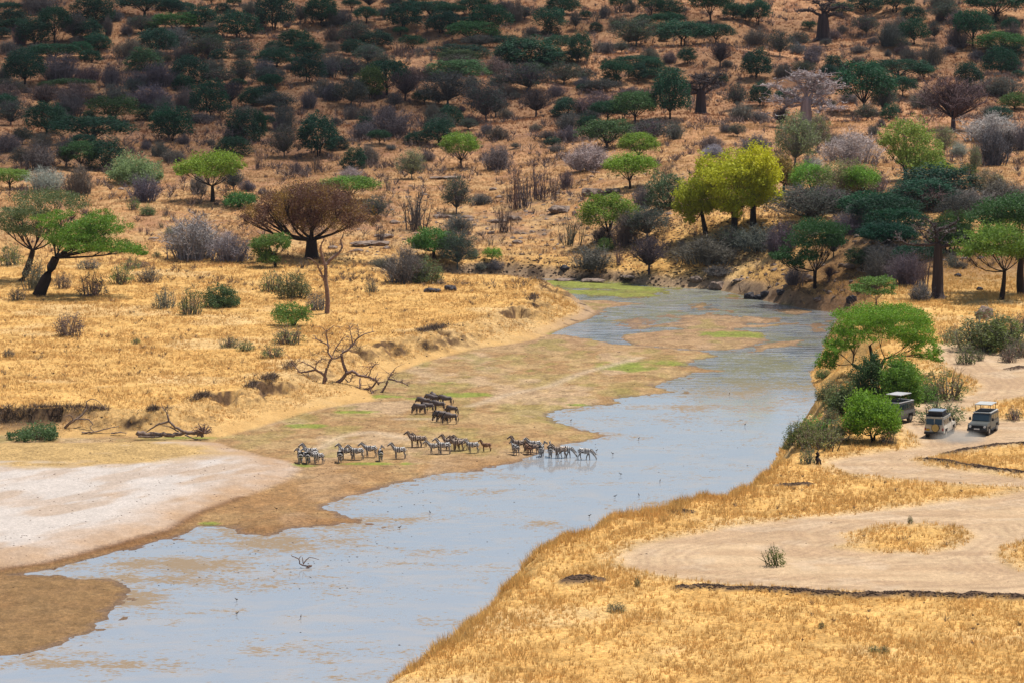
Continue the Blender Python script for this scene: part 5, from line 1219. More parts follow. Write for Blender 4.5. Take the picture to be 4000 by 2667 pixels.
def zebra_meshes(pose):
    if pose == 'up':    neck = [(.62, 0, 1.20, .17, .20), (.76, 0, 1.42, .10, .155), (.90, 0, 1.64, .08, .12), (1.0, 0, 1.78, .075, .10, 'poll'), (1.12, 0, 1.72, .075, .095), (1.28, 0, 1.58, .055, .07), (1.40, 0, 1.46, .048, .058)]
    elif pose == 'mid': neck = [(.62, 0, 1.18, .17, .20), (.80, 0, 1.34, .10, .155), (.98, 0, 1.50, .08, .12), (1.12, 0, 1.60, .075, .10, 'poll'), (1.25, 0, 1.53, .075, .095), (1.40, 0, 1.38, .055, .07), (1.51, 0, 1.26, .048, .058)]
    elif pose == 'turn': neck = [(.62, 0, 1.20, .17, .20), (.74, -.06, 1.42, .10, .155), (.84, -.16, 1.62, .08, .12), (.88, -.24, 1.74, .075, .10, 'poll'), (.88, -.36, 1.68, .075, .095), (.86, -.52, 1.56, .055, .07), (.85, -.63, 1.47, .048, .058)]
    else:               neck = [(.62, 0, 1.10, .17, .20), (.80, 0, .92, .10, .15), (.98, 0, .68, .08, .12), (1.10, 0, .50, .075, .10, 'poll'), (1.20, 0, .38, .075, .09), (1.27, 0, .22, .055, .07), (1.31, 0, .08, .048, .058)]
    step = dict(up=(.05, -.05), mid=(.10, -.06), turn=(.0, .0), drink=(.22, -.12))[pose]
    body = [(-.30, 0, 1.08, .27, .27, 'hip'), (0, 0, 1.03, .28, .28), (.32, 0, 1.06, .26, .28, 'chest')] + neck
    ch = [body, ['hip', (-.56, 0, 1.12, .24, .23, 'rump'), (-.72, 0, 1.04, .14, .15)]]
    for sy, st in ((1, step[0]), (-1, step[1])):
        ch.append(['rump', (-.58, sy * .15, .88, .12, .16), (-.52 + st * .3, sy * .15, .66, .075, .10), (-.66 + st * .8, sy * .14, .44, .045, .055), (-.62 + st, sy * .14, .14, .036, .038), (-.59 + st, sy * .14, .03, .045, .05)])
        ch.append(['chest', (.42, sy * .13, .84, .10, .13), (.42 - st * .5, sy * .13, .60, .06, .075), (.42 - st * .9, sy * .13, .40, .05, .05), (.41 - st * 1.1, sy * .13, .13, .036, .038), (.43 - st * 1.1, sy * .13, .03, .045, .05)])
        pk = np.array([q for q in neck if len(q) > 5][0][:3]); ex = -.05 if pose != 'drink' else -.02
        ch.append(['poll', tuple(pk + np.array([ex, sy * .06, .10])) + (.03, .035), tuple(pk + np.array([ex - .02, sy * .09, .22])) + (.014, .02)])
    me = skin_body("zebra_body", ch, M['zebra'])
    n = len(me.vertices); co = np.empty(n * 3, np.float32); me.vertices.foreach_get('co', co); co = co.reshape(-1, 3)
    x, y, z = co.T
    leg = ss(.78 - z, 0, .12) * (1.0 if pose != 'drink' else 1.0) * (x < .78)
    rump = ss(-x, .02, .35)
    ph_b = x * 32 + 0 * z
    ph_r = (z - 1.1) * 30 + (x + .35) * 20
    ph = ph_b * (1 - rump) + ph_r * rump
    ph = np.where(leg > .5, z * 50, ph)
    # neck: stripes square to the neck line
    npts = np.array([q[:3] for q in neck]); d = npts[3] - npts[0]; d /= np.linalg.norm(d)
    isn = x > .64
    ph = np.where(isn & (leg < .5), (co - npts[0]) @ d * 38 + .62 * 32, ph)
    mz = npts[-1]; dk = np.exp(-(np.linalg.norm(co - mz, axis=1) / .13) ** 2) * 2.2
    dk = np.maximum(dk, np.where(z < .07, 2, 0)); dk = dk + leg * .35 - ss(.85 - z, 0, .2) * (1 - leg) * .8 * (np.abs(y) < .15)
    vattr(me, 'phase', ph); vattr(me, 'dark', dk)
    # mane
    mb = MB(); m_, B, E = 7, [], []
    side = np.cross(d, [0, 1, 0]); side = side if side[2] > 0 or pose == 'drink' else -side
    if pose == 'drink': side = np.array([-d[2] * -1, 0, d[0]]) if False else np.array([abs(d[2]), 0, abs(d[0])])
    sgn = np.array([-d[2], 0, d[0]]) if pose != 'drink' else np.array([-d[2], 0, d[0]])
    sgn = sgn / (np.linalg.norm(sgn) + 1e-6)
    t = np.linspace(0, 1, 9); line = npts[0] + (npts[3] - npts[0]) * t[:, None] + sgn * (.13 + .0 * t[:, None])
    V = []
    for i in range(9):
        V += [line[i] + np.array([0, .022, 0]), line[i] + sgn * .11 + np.array([0, .006, 0]), line[i] + sgn * .11 - np.array([0, .006, 0]), line[i] - np.array([0, .022, 0])]
    Fq = [[i * 4 + a, i * 4 + a + 1, i * 4 + a + 5, i * 4 + a + 4] for i in range(8) for a in range(3)]
    mb.add(V, None, Fq)
    tl = MB(); tl.tube([(-.76, 0, 1.10), (-.84, .01, .95), (-.86, .02, .72), (-.84, .02, .55)], [.025, .02, .018, .03], 5); tl.tube([(-.85, .02, .66), (-.85, .03, .5), (-.83, .02, .36)], [.02, .045, .01], 5)
    return me, mb.mesh("zebra_mane", M['zebra_mane']), tl.mesh("zebra_tail", M['zebra_mane'])
ZM = {k: zebra_meshes(k) for k in ('up', 'mid', 'turn', 'drink')}
def animal(kind, meshes, px, foot, face, scale, label, cat, group, col=None):
    p = hit(px, foot)
    o = empty(kind, p, face); o.scale = (scale * 1.0,) * 3
    b = obj('body', meshes[0], o); 
    if col: b.color = (*col, 1)
    for nm, me in zip(('mane', 'tail', 'horns'), meshes[1:]): obj(nm, me, o)
    return tag(o, label, cat, group)
PI_ = math.pi
ZS = [  # px, foot, heading(deg, 0=right, 180=left, 90=away), pose, size, brown tint, label
 (1216, 1799, 178, 'up', 1.04, 0, 'zebra at the back of the left cluster, tall with head raised to the left'),
 (1172, 1811, 100, 'mid', .95, 0, 'leftmost zebra, seen from behind at the front of the left cluster'),
 (1188, 1806, 150, 'mid', .9, 0, 'zebra squeezed in the middle of the left cluster, face to the left'),
 (1201, 1811, 95, 'mid', .92, 0, 'zebra seen from behind in the middle of the left cluster'),
 (1222, 1807, 172, 'mid', .95, 0, 'zebra with lowered head just behind the front right one of the left cluster'),
 (1243, 1813, 172, 'mid', .92, 0, 'front right zebra of the left cluster, flicking its tail'),
 (1327, 1806, 95, 'mid', .92, 0, 'lone zebra seen from behind, between the left cluster and the next group'),
 (1354, 1794, 178, 'up', .96, 0, 'zebra with pricked ears behind another, looking left'),
 (1396, 1797, 182, 'mid', 1.0, 0, 'strongly striped zebra side-on in the second group, ears back'),
 (1448, 1786, 176, 'mid', .98, 0, 'zebra at the back of the second group, head behind its neighbour'),
 (1486, 1801, 98, 'turn', .9, 0, 'zebra seen from behind, head turned back to the right'),
 (1561, 1791, 183, 'up', .98, 0, 'single zebra standing alone in mid herd, face towards us'),
 (1624, 1747, 180, 'up', 1.0, 1, 'brownish zebra with raised head, left of the upper row'),
 (1644, 1746, 178, 'mid', .95, 1, 'brownish zebra hidden half behind the raised-head one'),
 (1697, 1771, 180, 'mid', .88, 0, 'slim grey zebra with narrow face, left of a bold-striped rump'),
 (1736, 1773, 180, 'up', 1.0, 0, 'bold-striped zebra whose head shows above the slim grey one'),
 (1758, 1757, 182, 'up', .98, 1, 'russet-faced zebra at the left rear of the centre group'),
 (1788, 1762, 180, 'up', .96, 1, 'dark-maned zebra in front of the centre group'),
 (1806, 1757, 176, 'mid', 1.0, 1, 'zebra at the rear right of the centre group, brown mane'),
 (1848, 1770, 180, 'mid', .92, 0, 'pale grey zebra at the front right of the centre group'),
 (1900, 1763, 178, 'up', .74, 2, 'small reddish zebra foal standing by itself'),
 (2013, 1776, 120, 'mid', .9, 0, 'zebra turned three-quarters away at the water edge, left of the right group'),
 (2028, 1764, 178, 'up', 1.0, 1, 'dark zebra behind, long neck pointing left, right group'),
 (2062, 1775, 110, 'mid', .82, 2, 'reddish young zebra seen from behind in the right group'),
 (2084, 1775, 150, 'mid', .86, 1, 'brown-tinged zebra beside the reddish young one'),
 (2090, 1768, 182, 'mid', 1.0, 0, 'zebra with broad white-striped back at the rear of the right group'),
 (2116, 1782, 80, 'turn', .9, 0, 'zebra standing in the shallows with head turned to the right'),
 (2149, 1786, 92, 'up', .9, 0, 'slender zebra wading, seen straight from behind'),
 (2188, 1791, 180, 'mid', .98, 1, 'wading zebra facing left across a drinking one'),
 (2208, 1787, 2, 'drink', 1.0, 0, 'zebra drinking to the right behind the wading one'),
 (2284, 1798, 0, 'drink', 1.03, 0, 'rightmost zebra, drinking alone in the water')]
ZC = [(.66, .62, .57), (.50, .38, .29), (.42, .22, .13)]
for px, ft, deg, pose, sc_, tint, lb in ZS:
    animal('zebra', ZM[pose], px, ft, R(deg), sc_ * 1.0, lb, 'zebra', 'zebras of the herd', ZC[tint])

def wilde_meshes(graze):
    if graze: neck = [(.55, 0, 1.12, .22, .26), (.76, 0, .95, .13, .19), (.92, 0, .66, .10, .13, 'poll'), (.98, 0, .42, .095, .10), (1.0, 0, .20, .07, .08), (1.0, 0, .09, .075, .08)]
    else:     neck = [(.55, 0, 1.20, .22, .27), (.78, 0, 1.25, .13, .19), (.96, 0, 1.26, .10, .13, 'poll'), (1.08, 0, 1.08, .095, .11), (1.16, 0, .88, .07, .085), (1.19, 0, .78, .075, .085)]
    ch = [[(-.35, 0, 1.02, .22, .24, 'hip'), (0, 0, 1.02, .25, .28), (.32, 0, 1.10, .27, .33, 'chest')] + neck, ['hip', (-.60, 0, 1.02, .18, .19, 'rump'), (-.74, 0, .96, .10, .11)]]
    for sy in (1, -1):
        st = .06 * sy
        ch.append(['rump', (-.60, sy * .13, .82, .09, .13), (-.55 + st, sy * .13, .62, .06, .075), (-.67 + st, sy * .12, .40, .038, .045), (-.64 + st, sy * .12, .13, .03, .032), (-.61 + st, sy * .12, .03, .04, .045)])
        ch.append(['chest', (.42, sy * .13, .82, .09, .12), (.42 - st, sy * .13, .58, .055, .065), (.42 - st, sy * .13, .38, .042, .042), (.41 - st, sy * .13, .12, .03, .032), (.43 - st, sy * .13, .03, .04, .045)])
    me = skin_body("wildebeest_body", ch, M['wilde'])
    pk = np.array([q for q in neck if len(q) > 5][0][:3])
    mb = MB()
    a, c = np.array(neck[0][:3]), pk; up_ = np.array([-(c - a)[2], 0, (c - a)[0]]); up_ /= np.linalg.norm(up_)
    V = []
    t = np.linspace(-.25, 1, 8)
    for q in t:
        l0 = a + (c - a) * q + up_ * .22 * (1 - .35 * q)
        V += [l0 + np.array([0, .05, -.02]), l0 + up_ * .12, l0 - np.array([0, .05, .02])]
    mb.add(V, None, [[i * 3 + k, i * 3 + k + 1, i * 3 + k + 4, i * 3 + k + 3] for i in range(7) for k in range(2)])
    for q in np.linspace(0, 1, 9):      # beard under the throat
        s0 = a + (c - a) * q - up_ * .16; mb.blades([s0, s0 + np.array([0, .03, 0])], [s0 + np.array([.0, .0, -.30]), s0 + np.array([.03, 0, -.26])], .05)
    tl = MB(); tl.tube([(-.78, 0, 1.0), (-.88, 0, .82), (-.90, 0, .55), (-.86, 0, .22)], [.025, .03, .055, .01], 5)
    hb = MB()
    for sy in (1, -1):
        b0 = pk + np.array([.03, sy * .06, .10]); hb.tube([b0, b0 + np.array([.02, sy * .16, -.03]), b0 + np.array([.03, sy * .28, .04]), b0 + np.array([.0, sy * .27, .20]), b0 + np.array([-.02, sy * .19, .28])], [.04, .035, .028, .018, .006], 6)
    return me, mb.mesh("wildebeest_mane", M['wilde_dark']), tl.mesh("wildebeest_tail", M['wilde_dark']), hb.mesh("wildebeest_horns", M['horn'])
WM = {False: wilde_meshes(False), True: wilde_meshes(True)}
for px, ft, deg, gz, sc_, lb in [
 (1743, 1587, 180, False, 1.0, 'wildebeest standing apart at the upper right of its herd'), (1697, 1576, 120, False, .96, 'rearmost wildebeest, head up with horns showing'),
 (1693, 1584, 180, False, 1.0, 'wildebeest at the back of the herd, side-on behind the grazers'), (1660, 1596, 182, False, 1.0, 'wildebeest with a pale back in the middle of the upper cluster'),
 (1672, 1615, 180, True, 1.0, 'right one of two grazing wildebeest side by side'), (1641, 1617, 182, True, 1.0, 'leftmost wildebeest, grazing with muzzle on the mud'),
 (1715, 1610, 180, False, 1.02, 'dark-maned wildebeest in the centre of the herd'), (1768, 1624, 150, True, .95, 'wildebeest turned away behind the front three, tail hanging out to the right'),
 (1722, 1646, 190, True, 1.0, 'left one of the front three grazing wildebeest'), (1738, 1650, 184, True, 1.0, 'middle one of the front three grazing wildebeest'), (1762, 1657, 180, True, 1.02, 'nearest wildebeest, right end of the front three')]:
    animal('wildebeest', WM[gz], px, ft, R(deg), sc_ * 1.0, lb, 'wildebeest', 'wildebeest of the herd')

# little wading birds
def bird_mesh():
    b = MB(); b.tube([(-.16, 0, .24), (-.06, 0, .27), (.06, 0, .28), (.13, 0, .33), (.15, 0, .40), (.20, 0, .40), (.27, 0, .38)], [.01, .05, .055, .03, .022, .028, .004], 6)
    for s in (1, -1): b.tube([(0, s * .02, .24), (.01, s * .02, .12), (0, s * .02, 0)], [.012, .01, .01], 4)
    return b.mesh("wading_bird", M['clod'], True)
bmsh = bird_mesh()
for i, (px, ft, lb) in enumerate([(2402, 1945, 'left of the two largest in open water'), (2496, 1942, 'right of the two largest in open water'), (2512, 2005, 'near the grass tip, left one'), (2302, 2022, 'alone below the open water'), (2578, 1886, 'beside a thin mud streak'),
        (2425, 1860, 'among floating scraps'), (2495, 1722, 'far out, nearest the mud tip'), (2330, 1767, 'just right of the drinking zebra'), (2394, 1780, 'right of the drinking zebra, further out'), (2850, 1545, 'in the green-streaked shallows'),
        (1560, 2070, 'in the middle of the near river'), (1680, 2010, 'left of mid river above the weed streaks'), (925, 2350, 'at the lower left water'), (925, 2405, 'lower left, near the bottom'), (1175, 2420, 'by itself at the bottom centre'), (1080, 1993, 'on the weed by the sandbar tip'), (2910, 1668, 'by the dung heap in the upper water'), (2230, 1650, 'at the mouth of the narrow inlet')]):
    o = obj('wading_bird', bmsh, None, hit(px, ft)); o.location.z = max(o.location.z - .04, -.03); o.rotation_euler = (0, 0, i * 1.9); o.scale = (1.0,) * 3
    tag(o, 'tiny dark wading bird ' + lb, 'bird', 'wading birds in the shallows')

# ------------------------------------------------------------------ safari vehicles
def box(bm, x0, x1, y0, y1, z0, z1, bev=0.0, taper=0.0):
    vs = [bm.verts.new((x, y * (1 - taper if z == z1 else 1), z)) for z in (z0, z1) for x, y in ((x0, y0), (x1, y0), (x1, y1), (x0, y1))]
    fs = [(0, 3, 2, 1), (4, 5, 6, 7), (0, 1, 5, 4), (1, 2, 6, 5), (2, 3, 7, 6), (3, 0, 4, 7)]
    F_ = [bm.faces.new([vs[i] for i in f]) for f in fs]
    if bev:
        bmesh.ops.bevel(bm, geom=list({e for f in F_ for e in f.edges}), offset=bev, segments=2, affect='EDGES')
def prism(bm, prof, y0, y1, tuck=0.0, ztuck=1.0, bev=0.0):
    a = [bm.verts.new((x, y0 * (1 - (tuck if z > ztuck else 0)), z)) for x, z in prof]; b = [bm.verts.new((x, y1 * (1 - (tuck if z > ztuck else 0)), z)) for x, z in prof]
    n = len(prof); fs = [bm.faces.new(a), bm.faces.new(b[::-1])]
    for i in range(n): fs.append(bm.faces.new((a[i], b[i], b[(i + 1) % n], a[(i + 1) % n])))
    bmesh.ops.recalc_face_normals(bm, faces=fs)
    if bev: bmesh.ops.bevel(bm, geom=list({e for f in fs for e in f.edges}), offset=bev, segments=2, affect='EDGES')
def part(name, mat, parent, fn, smooth=False):
    bm = bmesh.new(); fn(bm); me = bpy.data.meshes.new(name); bm.to_mesh(me); bm.free(); me.materials.append(mat)
    return obj(name, me, parent)
def cyl(bm, c, r, w, k=20, r2=None, axis='y'):
    m = Matrix.Translation(c) @ (Matrix.Rotation(math.pi / 2, 4, 'X') if axis == 'y' else Matrix.Rotation(math.pi / 2, 4, 'Y'))
    bmesh.ops.create_cone(bm, cap_ends=True, segments=k, radius1=r, radius2=r2 or r, depth=w, matrix=m)
M['glass'] = plain("window_glass", (.03, .05, .06), .08, spec=.8)
M['tyre'] = noisy("dusty_tyre", (.05, .044, .04), .3, 4, .9)
M['rim'] = plain("wheel_rim", (.35, .33, .30), .5, .4)
M['black'] = noisy("black_trim", (.03, .03, .032), .3, 4, .6)
M['lamp'] = plain("lamp_glass", (.75, .75, .72), .15)
M['plate_w'] = plain("number_plate", (.6, .6, .58), .5); M['plate_y'] = plain("yellow_plate", (.62, .38, .03), .5)
M['amber'] = plain("lamp_red", (.35, .03, .02), .3)
def vehicle(label, loc, head, paint, roof, popup, plate, rack, name='safari_vehicle', cover=None):
    v = empty(name, loc, head); tag(v, label, 'car', 'safari vehicles on the dirt track'); v.scale = (1.12,) * 3
    P_ = noisy("paint_" + str(len(bpy.data.materials)), paint, .16, 1.2, .42, spec=.5)
    RF = noisy("roof_" + str(len(bpy.data.materials)), roof, .1, 1.5, .45, spec=.5)
    part('body', P_, v, lambda bm: (prism(bm, [(2.32, .52), (2.36, .95), (2.20, 1.12), (1.02, 1.20), (.98, 1.20), (-2.38, 1.18), (-2.42, .52), (-1.98, .46), (-1.86, .82), (-1.10, .82), (-.98, .46), (1.00, .46), (1.12, .82), (1.86, .82), (1.98, .46)], -.93, .93, .05, 1.0, .035)))
    part('cabin', P_, v, lambda bm: (prism(bm, [(1.02, 1.17), (.62, 1.86), (-2.30, 1.90), (-2.40, 1.17)], -.88, .88, .09, 1.5, .03)))
    part('roof', RF, v, lambda bm: box(bm, -2.36, .68, -.84, .84, 1.885, 1.97, .03))
    part('windscreen', M['glass'], v, lambda bm: prism(bm, [(.985, 1.26), (.675, 1.80), (.69, 1.82), (1.01, 1.27)], -.74, .74, .07, 1.5))
    for s in (1, -1):
        for x0, x1 in ((-.05, .60), (-.85, -.13), (-1.58, -.93), (-2.22, -1.66)):
            part('side_window', M['glass'], v, lambda bm: prism(bm, [(x0, 1.30), (x1 + (.16 if x1 > .5 else 0), 1.30), (x1, 1.76), (x0, 1.78)], s * .82, s * .895, 0, 9))
        for x in (1.49, -1.48):
            w = part('wheel', M['tyre'], v, lambda bm: cyl(bm, (x, s * .80, .40), .40, .26))
            rm = part('rim', M['rim'], w, lambda bm: cyl(bm, (x, s * .87, .40), .21, .14))
        part('mirror', M['black'], v, lambda bm: box(bm, .78, .90, min(s * .96, s * 1.16), max(s * .96, s * 1.16), 1.26, 1.52, .02))
        part('headlight', M['lamp'], v, lambda bm: cyl(bm, (2.36, s * .68, .86), .115, .08, axis='x'))
        part('tail_lamp', M['amber'], v, lambda bm: box(bm, -2.45, -2.40, min(s * .76, s * .88), max(s * .76, s * .88), .74, .98))
        part('wheel_arch', M['black'], v, lambda bm: (box(bm, 1.05, 1.95, min(s * .9, s * .98), max(s * .9, s * .98), .80, .87, .02), box(bm, -1.92, -1.04, min(s * .9, s * .98), max(s * .9, s * .98), .80, .87, .02)))
        part('side_step', M['black'], v, lambda bm: box(bm, -.9, .95, min(s * .86, s * 1.02), max(s * .86, s * 1.02), .40, .46))
    part('grille', M['black'], v, lambda bm: [box(bm, 2.33, 2.385, -.52, .52, .74, 1.0, .01)] + [box(bm, 2.385, 2.40, -.50, .50, .77 + i * .05, .785 + i * .05) for i in range(4)])
    part('front_bumper', M['black'], v, lambda bm: (box(bm, 2.36, 2.58, -.92, .92, .44, .68, .03), cyl(bm, (2.55, .0, .36), .04, 1.3)))
    part('rear_bumper', M['black'], v, lambda bm: box(bm, -2.60, -2.40, -.90, .90, .42, .60, .03))
    part('front_plate', M['plate_w'], v, lambda bm: box(bm, 2.58, 2.60, -.26, .26, .62, .74))
    part('rear_plate', M[plate], v, lambda bm: box(bm, -2.47, -2.43, .40, .72, .72, .90))
    part('spare_wheel', M['tyre'], v, lambda bm: cyl(bm, (-2.52, -.16, 1.0), .37, .2, axis='x'))
    sc = [c for c in v.children if c.name.startswith('spare_wheel')][0]
    part('spare_cover', M['rim'] if cover is None else plain("spare_cover", cover, .5), sc, lambda bm: cyl(bm, (-2.635, -.16, 1.0), .33, .04, axis='x'))
    for y0, y1 in ((-.72, -.06), (.04, .74)) if True else ():
        part('rear_window', M['glass'], v, lambda bm: prism(bm, [(-2.425, 1.28), (-2.33, 1.80), (-2.36, 1.80), (-2.455, 1.28)], y0, y1, 0, 9))
    part('dashboard', M['black'], v, lambda bm: box(bm, .2, .8, -.7, .7, 1.1, 1.24))
    if popup:
        part('raised_roof', RF, v, lambda bm: box(bm, -1.9, .35, -.80, .80, 2.60, 2.665, .03))
        for x in (-1.75, .2):
            for y in (-.7, .7): part('roof_post', M['black'], v, lambda bm: box(bm, x - .025, x + .025, y - .025, y + .025, 1.96, 2.605))
        part('roof_hatch', M['black'], v, lambda bm: box(bm, -1.85, .3, -.72, .72, 1.96, 2.03, .02))
    if rack:
        part('roof_rack', M['black'], v, lambda bm: [box(bm, -2.3, .3, s * .78 - .03, s * .78 + .03, 2.02, 2.10) for s in (-1, 1)] + [box(bm, -2.3 + i * .5, -2.24 + i * .5, -.78, .78, 2.0, 2.06) for i in range(6)])
        part('luggage', noisy("dark_luggage", (.035, .038, .045), .3, 3, .7), v, lambda bm: box(bm, -2.1, -.4, -.66, .66, 2.08, 2.42, .05))
        part('luggage_cover', plain("blue_grey_tarpaulin", (.20, .24, .29), .5), v, lambda bm: box(bm, -2.15, -.35, -.68, .68, 2.42, 2.50, .03))
    return v
vehicle('dark green safari vehicle with raised roof, headlights towards us, furthest right', hit(3841, 1690), R(-111), (.085, .09, .082), (.46, .46, .43), True, 'plate_w', False)
vehicle('beige safari vehicle seen from behind, spare wheel and roof luggage', hit(3672, 1698), R(70), (.66, .60, .50), (.50, .47, .40), False, 'plate_y', True, cover=(.50, .36, .12))
vehicle('dark safari vehicle half hidden behind the bright green bush, raised roof showing', hit(3494, 1650), R(-124), (.15, .135, .12), (.44, .43, .42), True, 'plate_w', False)

# ------------------------------------------------------------------ dry grass, low scrub and clods that nobody could count
def scatter(n, x0, x1, y0, y1, dens):
    x = rng.uniform(x0, x1, n); y = rng.uniform(y0, y1, n)
    keep = (np.abs(x) < .155 * y + 8) & (rng.uniform(0, 1, n) < dens(x, y))
    return x[keep], y[keep]
GD = lambda x, y: bil(T['g'], x, y) * np.clip((fbm(x / 3.2, y / 4.5, 88) - .30) * 2.6, .15, 1)
bl = MB(); cols = []
def tufts(x, y, h, w, per, col_a, col_b, spread=.2):
    z = bil(TZ, x, y); n = len(x)
    hh = h * (.45 + 1.1 * fbm(x / 4, y / 6, 99)) * rng.uniform(.6, 1.3, n)
    base = np.repeat(np.stack([x, y, z - .03], 1), per, 0); m = len(base)
    ang = rng.uniform(0, 2 * np.pi, m); rad = rng.uniform(0, 1, m) * spread
    base[:, 0] += np.cos(ang) * rad * .6; base[:, 1] += np.sin(ang) * rad * .6
    ll = np.repeat(hh, per) * rng.uniform(.6, 1.15, m); ln = rng.uniform(.05, .6, m)
    tip = base + np.stack([np.cos(ang) * ln * ll, np.sin(ang) * ln * ll, ll * np.sqrt(1 - ln ** 2)], 1)
    bl.blades(base, tip, w * rng.uniform(.7, 1.3, m))
    t = fbm(x / 6, y / 8, 101)[:, None] * .9 + rng.uniform(-.2, .25, n)[:, None]; t = np.clip(t, 0, 1)
    c = np.array(col_a) * (1 - t) + np.array(col_b) * t
    cols.append(np.repeat(np.repeat(c, per, 0), 3, 0))
GA, GB = alb(244, 198, 122, 1.02), alb(234, 182, 104, 1.0)
x, y = scatter(105000, -40, 62, 234, 350, GD); tufts(x, y, .44, .020, 8, GA, GB)
x, y = scatter(60000, 5, 80, 350, 560, GD); tufts(x, y, .5, .026, 8, GA, GB, .25)
x, y = scatter(130000, -95, 30, 418, 606, GD); tufts(x, y, .42, .028, 5, alb(244, 198, 128, .98), alb(232, 178, 102, .94), .3)
x, y = scatter(150000, -125, 125, 600, 800, lambda x, y: GD(x, y) * .9); tufts(x, y, .48, .045, 5, alb(236, 188, 132, .86), alb(212, 160, 106, .8), .4)
x, y = scatter(190000, -185, 185, 800, 1180, lambda x, y: GD(x, y)); tufts(x, y, .6, .08, 4, alb(222, 160, 112, .8), alb(190, 128, 88, .75), .5)
# taller tussocks along the edge of the right terrace
eg = np.array([up(x_, y_, z_) for x_, y_, z_ in RB_EDGE[3:-2]])
seg = rng.integers(0, len(eg) - 1, 9000); t = rng.uniform(0, 1, 9000)[:, None]
pe = eg[seg] * (1 - t) + eg[seg + 1] * t
off = np.abs(rng.normal(size=9000)) * 1.6 - .5
pe = pe + np.stack([off * .62, -off * .78], 1)
nn = fbm(pe[:, 0] / 2.5, pe[:, 1] / 2.5, 111) > .44
tufts(pe[nn, 0], pe[nn, 1], .8, .022, 7, alb(246, 200, 122, 1.0), alb(232, 178, 96, .95), .25)
gm = bl.mesh("dry_grass", M['grass']); vattr(gm, 'col', np.concatenate(cols), 'FLOAT_COLOR')
tag(obj('dry_grass', gm), 'golden dry savanna grass over both banks and the lower slopes', 'grass', kind='stuff')

sb = MB()
def scrub(x, y, h, w, per, s=sb, sp=.5):
    z = bil(TZ, x, y); n = len(x); hh = h * rng.uniform(.4, 1.5, n)
    base = np.repeat(np.stack([x, y, z], 1), per, 0); m = len(base); H_ = np.repeat(hh, per)
    d = rng.normal(size=(m, 3)) * sp; d[:, 2] = np.abs(d[:, 2]) + .45; d /= np.linalg.norm(d, axis=1)[:, None]
    s0 = base + d * H_[:, None] * rng.uniform(0, .55, m)[:, None]
    s.blades(s0, s0 + d * H_[:, None] * rng.uniform(.4, .8, m)[:, None] + rng.normal(size=(m, 3)) * .1 * H_[:, None], w)
x, y = scatter(34000, -185, 185, 615, 1180, lambda x, y: np.clip((fbm(x / 9, y / 14, 121) - .40) * 3.0, .03, .9) * (.25 + .75 * ss(y, 640, 760)))
scrub(x, y, 1.5, .06, 26)
so = tag(obj('dry_scrub', sb.mesh("dry_scrub", M['twig'])), 'low grey-brown scrub sprinkled over the hillside', 'scrub', kind='stuff'); so.color = (.17, .118, .095, 1)
lb_ = MB()
x, y = scatter(5200, -60, 60, 560, 700, lambda x, y: bil(T['g'], x, y) * np.clip((fbm(x / 6, y / 8, 131) - .42) * 3, 0, .8)); scrub(x, y, .9, .035, 22, lb_)
x, y = scatter(2600, 34, 75, 535, 600, GD); scrub(x, y, .7, .03, 20, lb_)
x, y = scatter(260, 20, 60, 255, 345, GD); scrub(x, y, .35, .02, 26, lb_)
x, y = scatter(700, -90, 20, 430, 580, GD); scrub(x, y, .6, .025, 26, lb_)
lo_ = tag(obj('low_scrub', lb_.mesh("low_scrub", M['twig'])), 'small brownish weeds scattered in the grass', 'scrub', kind='stuff'); lo_.color = (.20, .13, .08, 1)

# clods, dung and scraps on the mud, sand, road and water
cb_ = MB()
def clods(x, y, s):
    z = bil(TZ, x, y); z = np.maximum(z, 0.0); n = len(x)
    ico = np.array([(1, 0, 0), (-.9, .2, 0), (0, 1, 0), (.1, -1, 0), (0, 0, .8), (0, 0, -.4)]); fc = np.array([(0, 2, 4), (2, 1, 4), (1, 3, 4), (3, 0, 4), (2, 0, 5), (1, 2, 5), (3, 1, 5), (0, 3, 5)])
    r = rng.uniform(.5, 1.4, (n, 1, 1)) * s; V = ico[None] * (1 + rng.normal(size=(n, 6, 1)) * .2) * r * np.array([1.25, 1.0, .6]) + np.stack([x, y, z], 1)[:, None]
    cb_.add(V.reshape(-1, 3), (fc[None] + (np.arange(n) * 6)[:, None, None]).reshape(-1, 3))
clus = lambda x, y: (fbm(x / 2.5, y / 2.5, 141, 2) > .60) * .7 + .10
x, y = scatter(2600, -60, -8, 318, 440, clus); clods(x, y, .075)
x, y = scatter(1700, -30, 32, 385, 540, lambda x, y: clus(x, y) * (bil(T['bed'], x, y) > .0)); clods(x, y, .09)
x, y = scatter(900, -30, 42, 290, 560, lambda x, y: (fbm(x / 3, y / 3, 151, 2) > .68) * .6 + .015); clods(x, y, .09)
for ln, h, w in BERMS:
    for i in range(len(ln) - 1):
        n = int(np.hypot(*(ln[i + 1] - ln[i])) * 34); t = rng.uniform(0, 1, n)[:, None]; q = ln[i] * (1 - t) + ln[i + 1] * t + rng.normal(size=(n, 2)) * w * .5
        clods(q[:, 0], q[:, 1], .12)
x, y = scatter(1500, -70, 30, 418, 560, lambda x, y: ((bil(T['slope'], x, y) > .35) * .9)); clods(x, y, .16)
x, y = scatter(26000, -30, 70, 590, 640, lambda x, y: ((bil(T['slope'], x, y) > .3) * .35)); clods(x, y, .22)
x, y = scatter(400, -8, 60, 255, 430, lambda x, y: (bil(T['g'], x, y) < .3) * .25); clods(x, y, .07)
tag(obj('earth_clods', cb_.mesh("earth_clods", M['clod'])), 'scattered dark clods, dung and scraps on mud, sand and road', 'clods', kind='stuff')
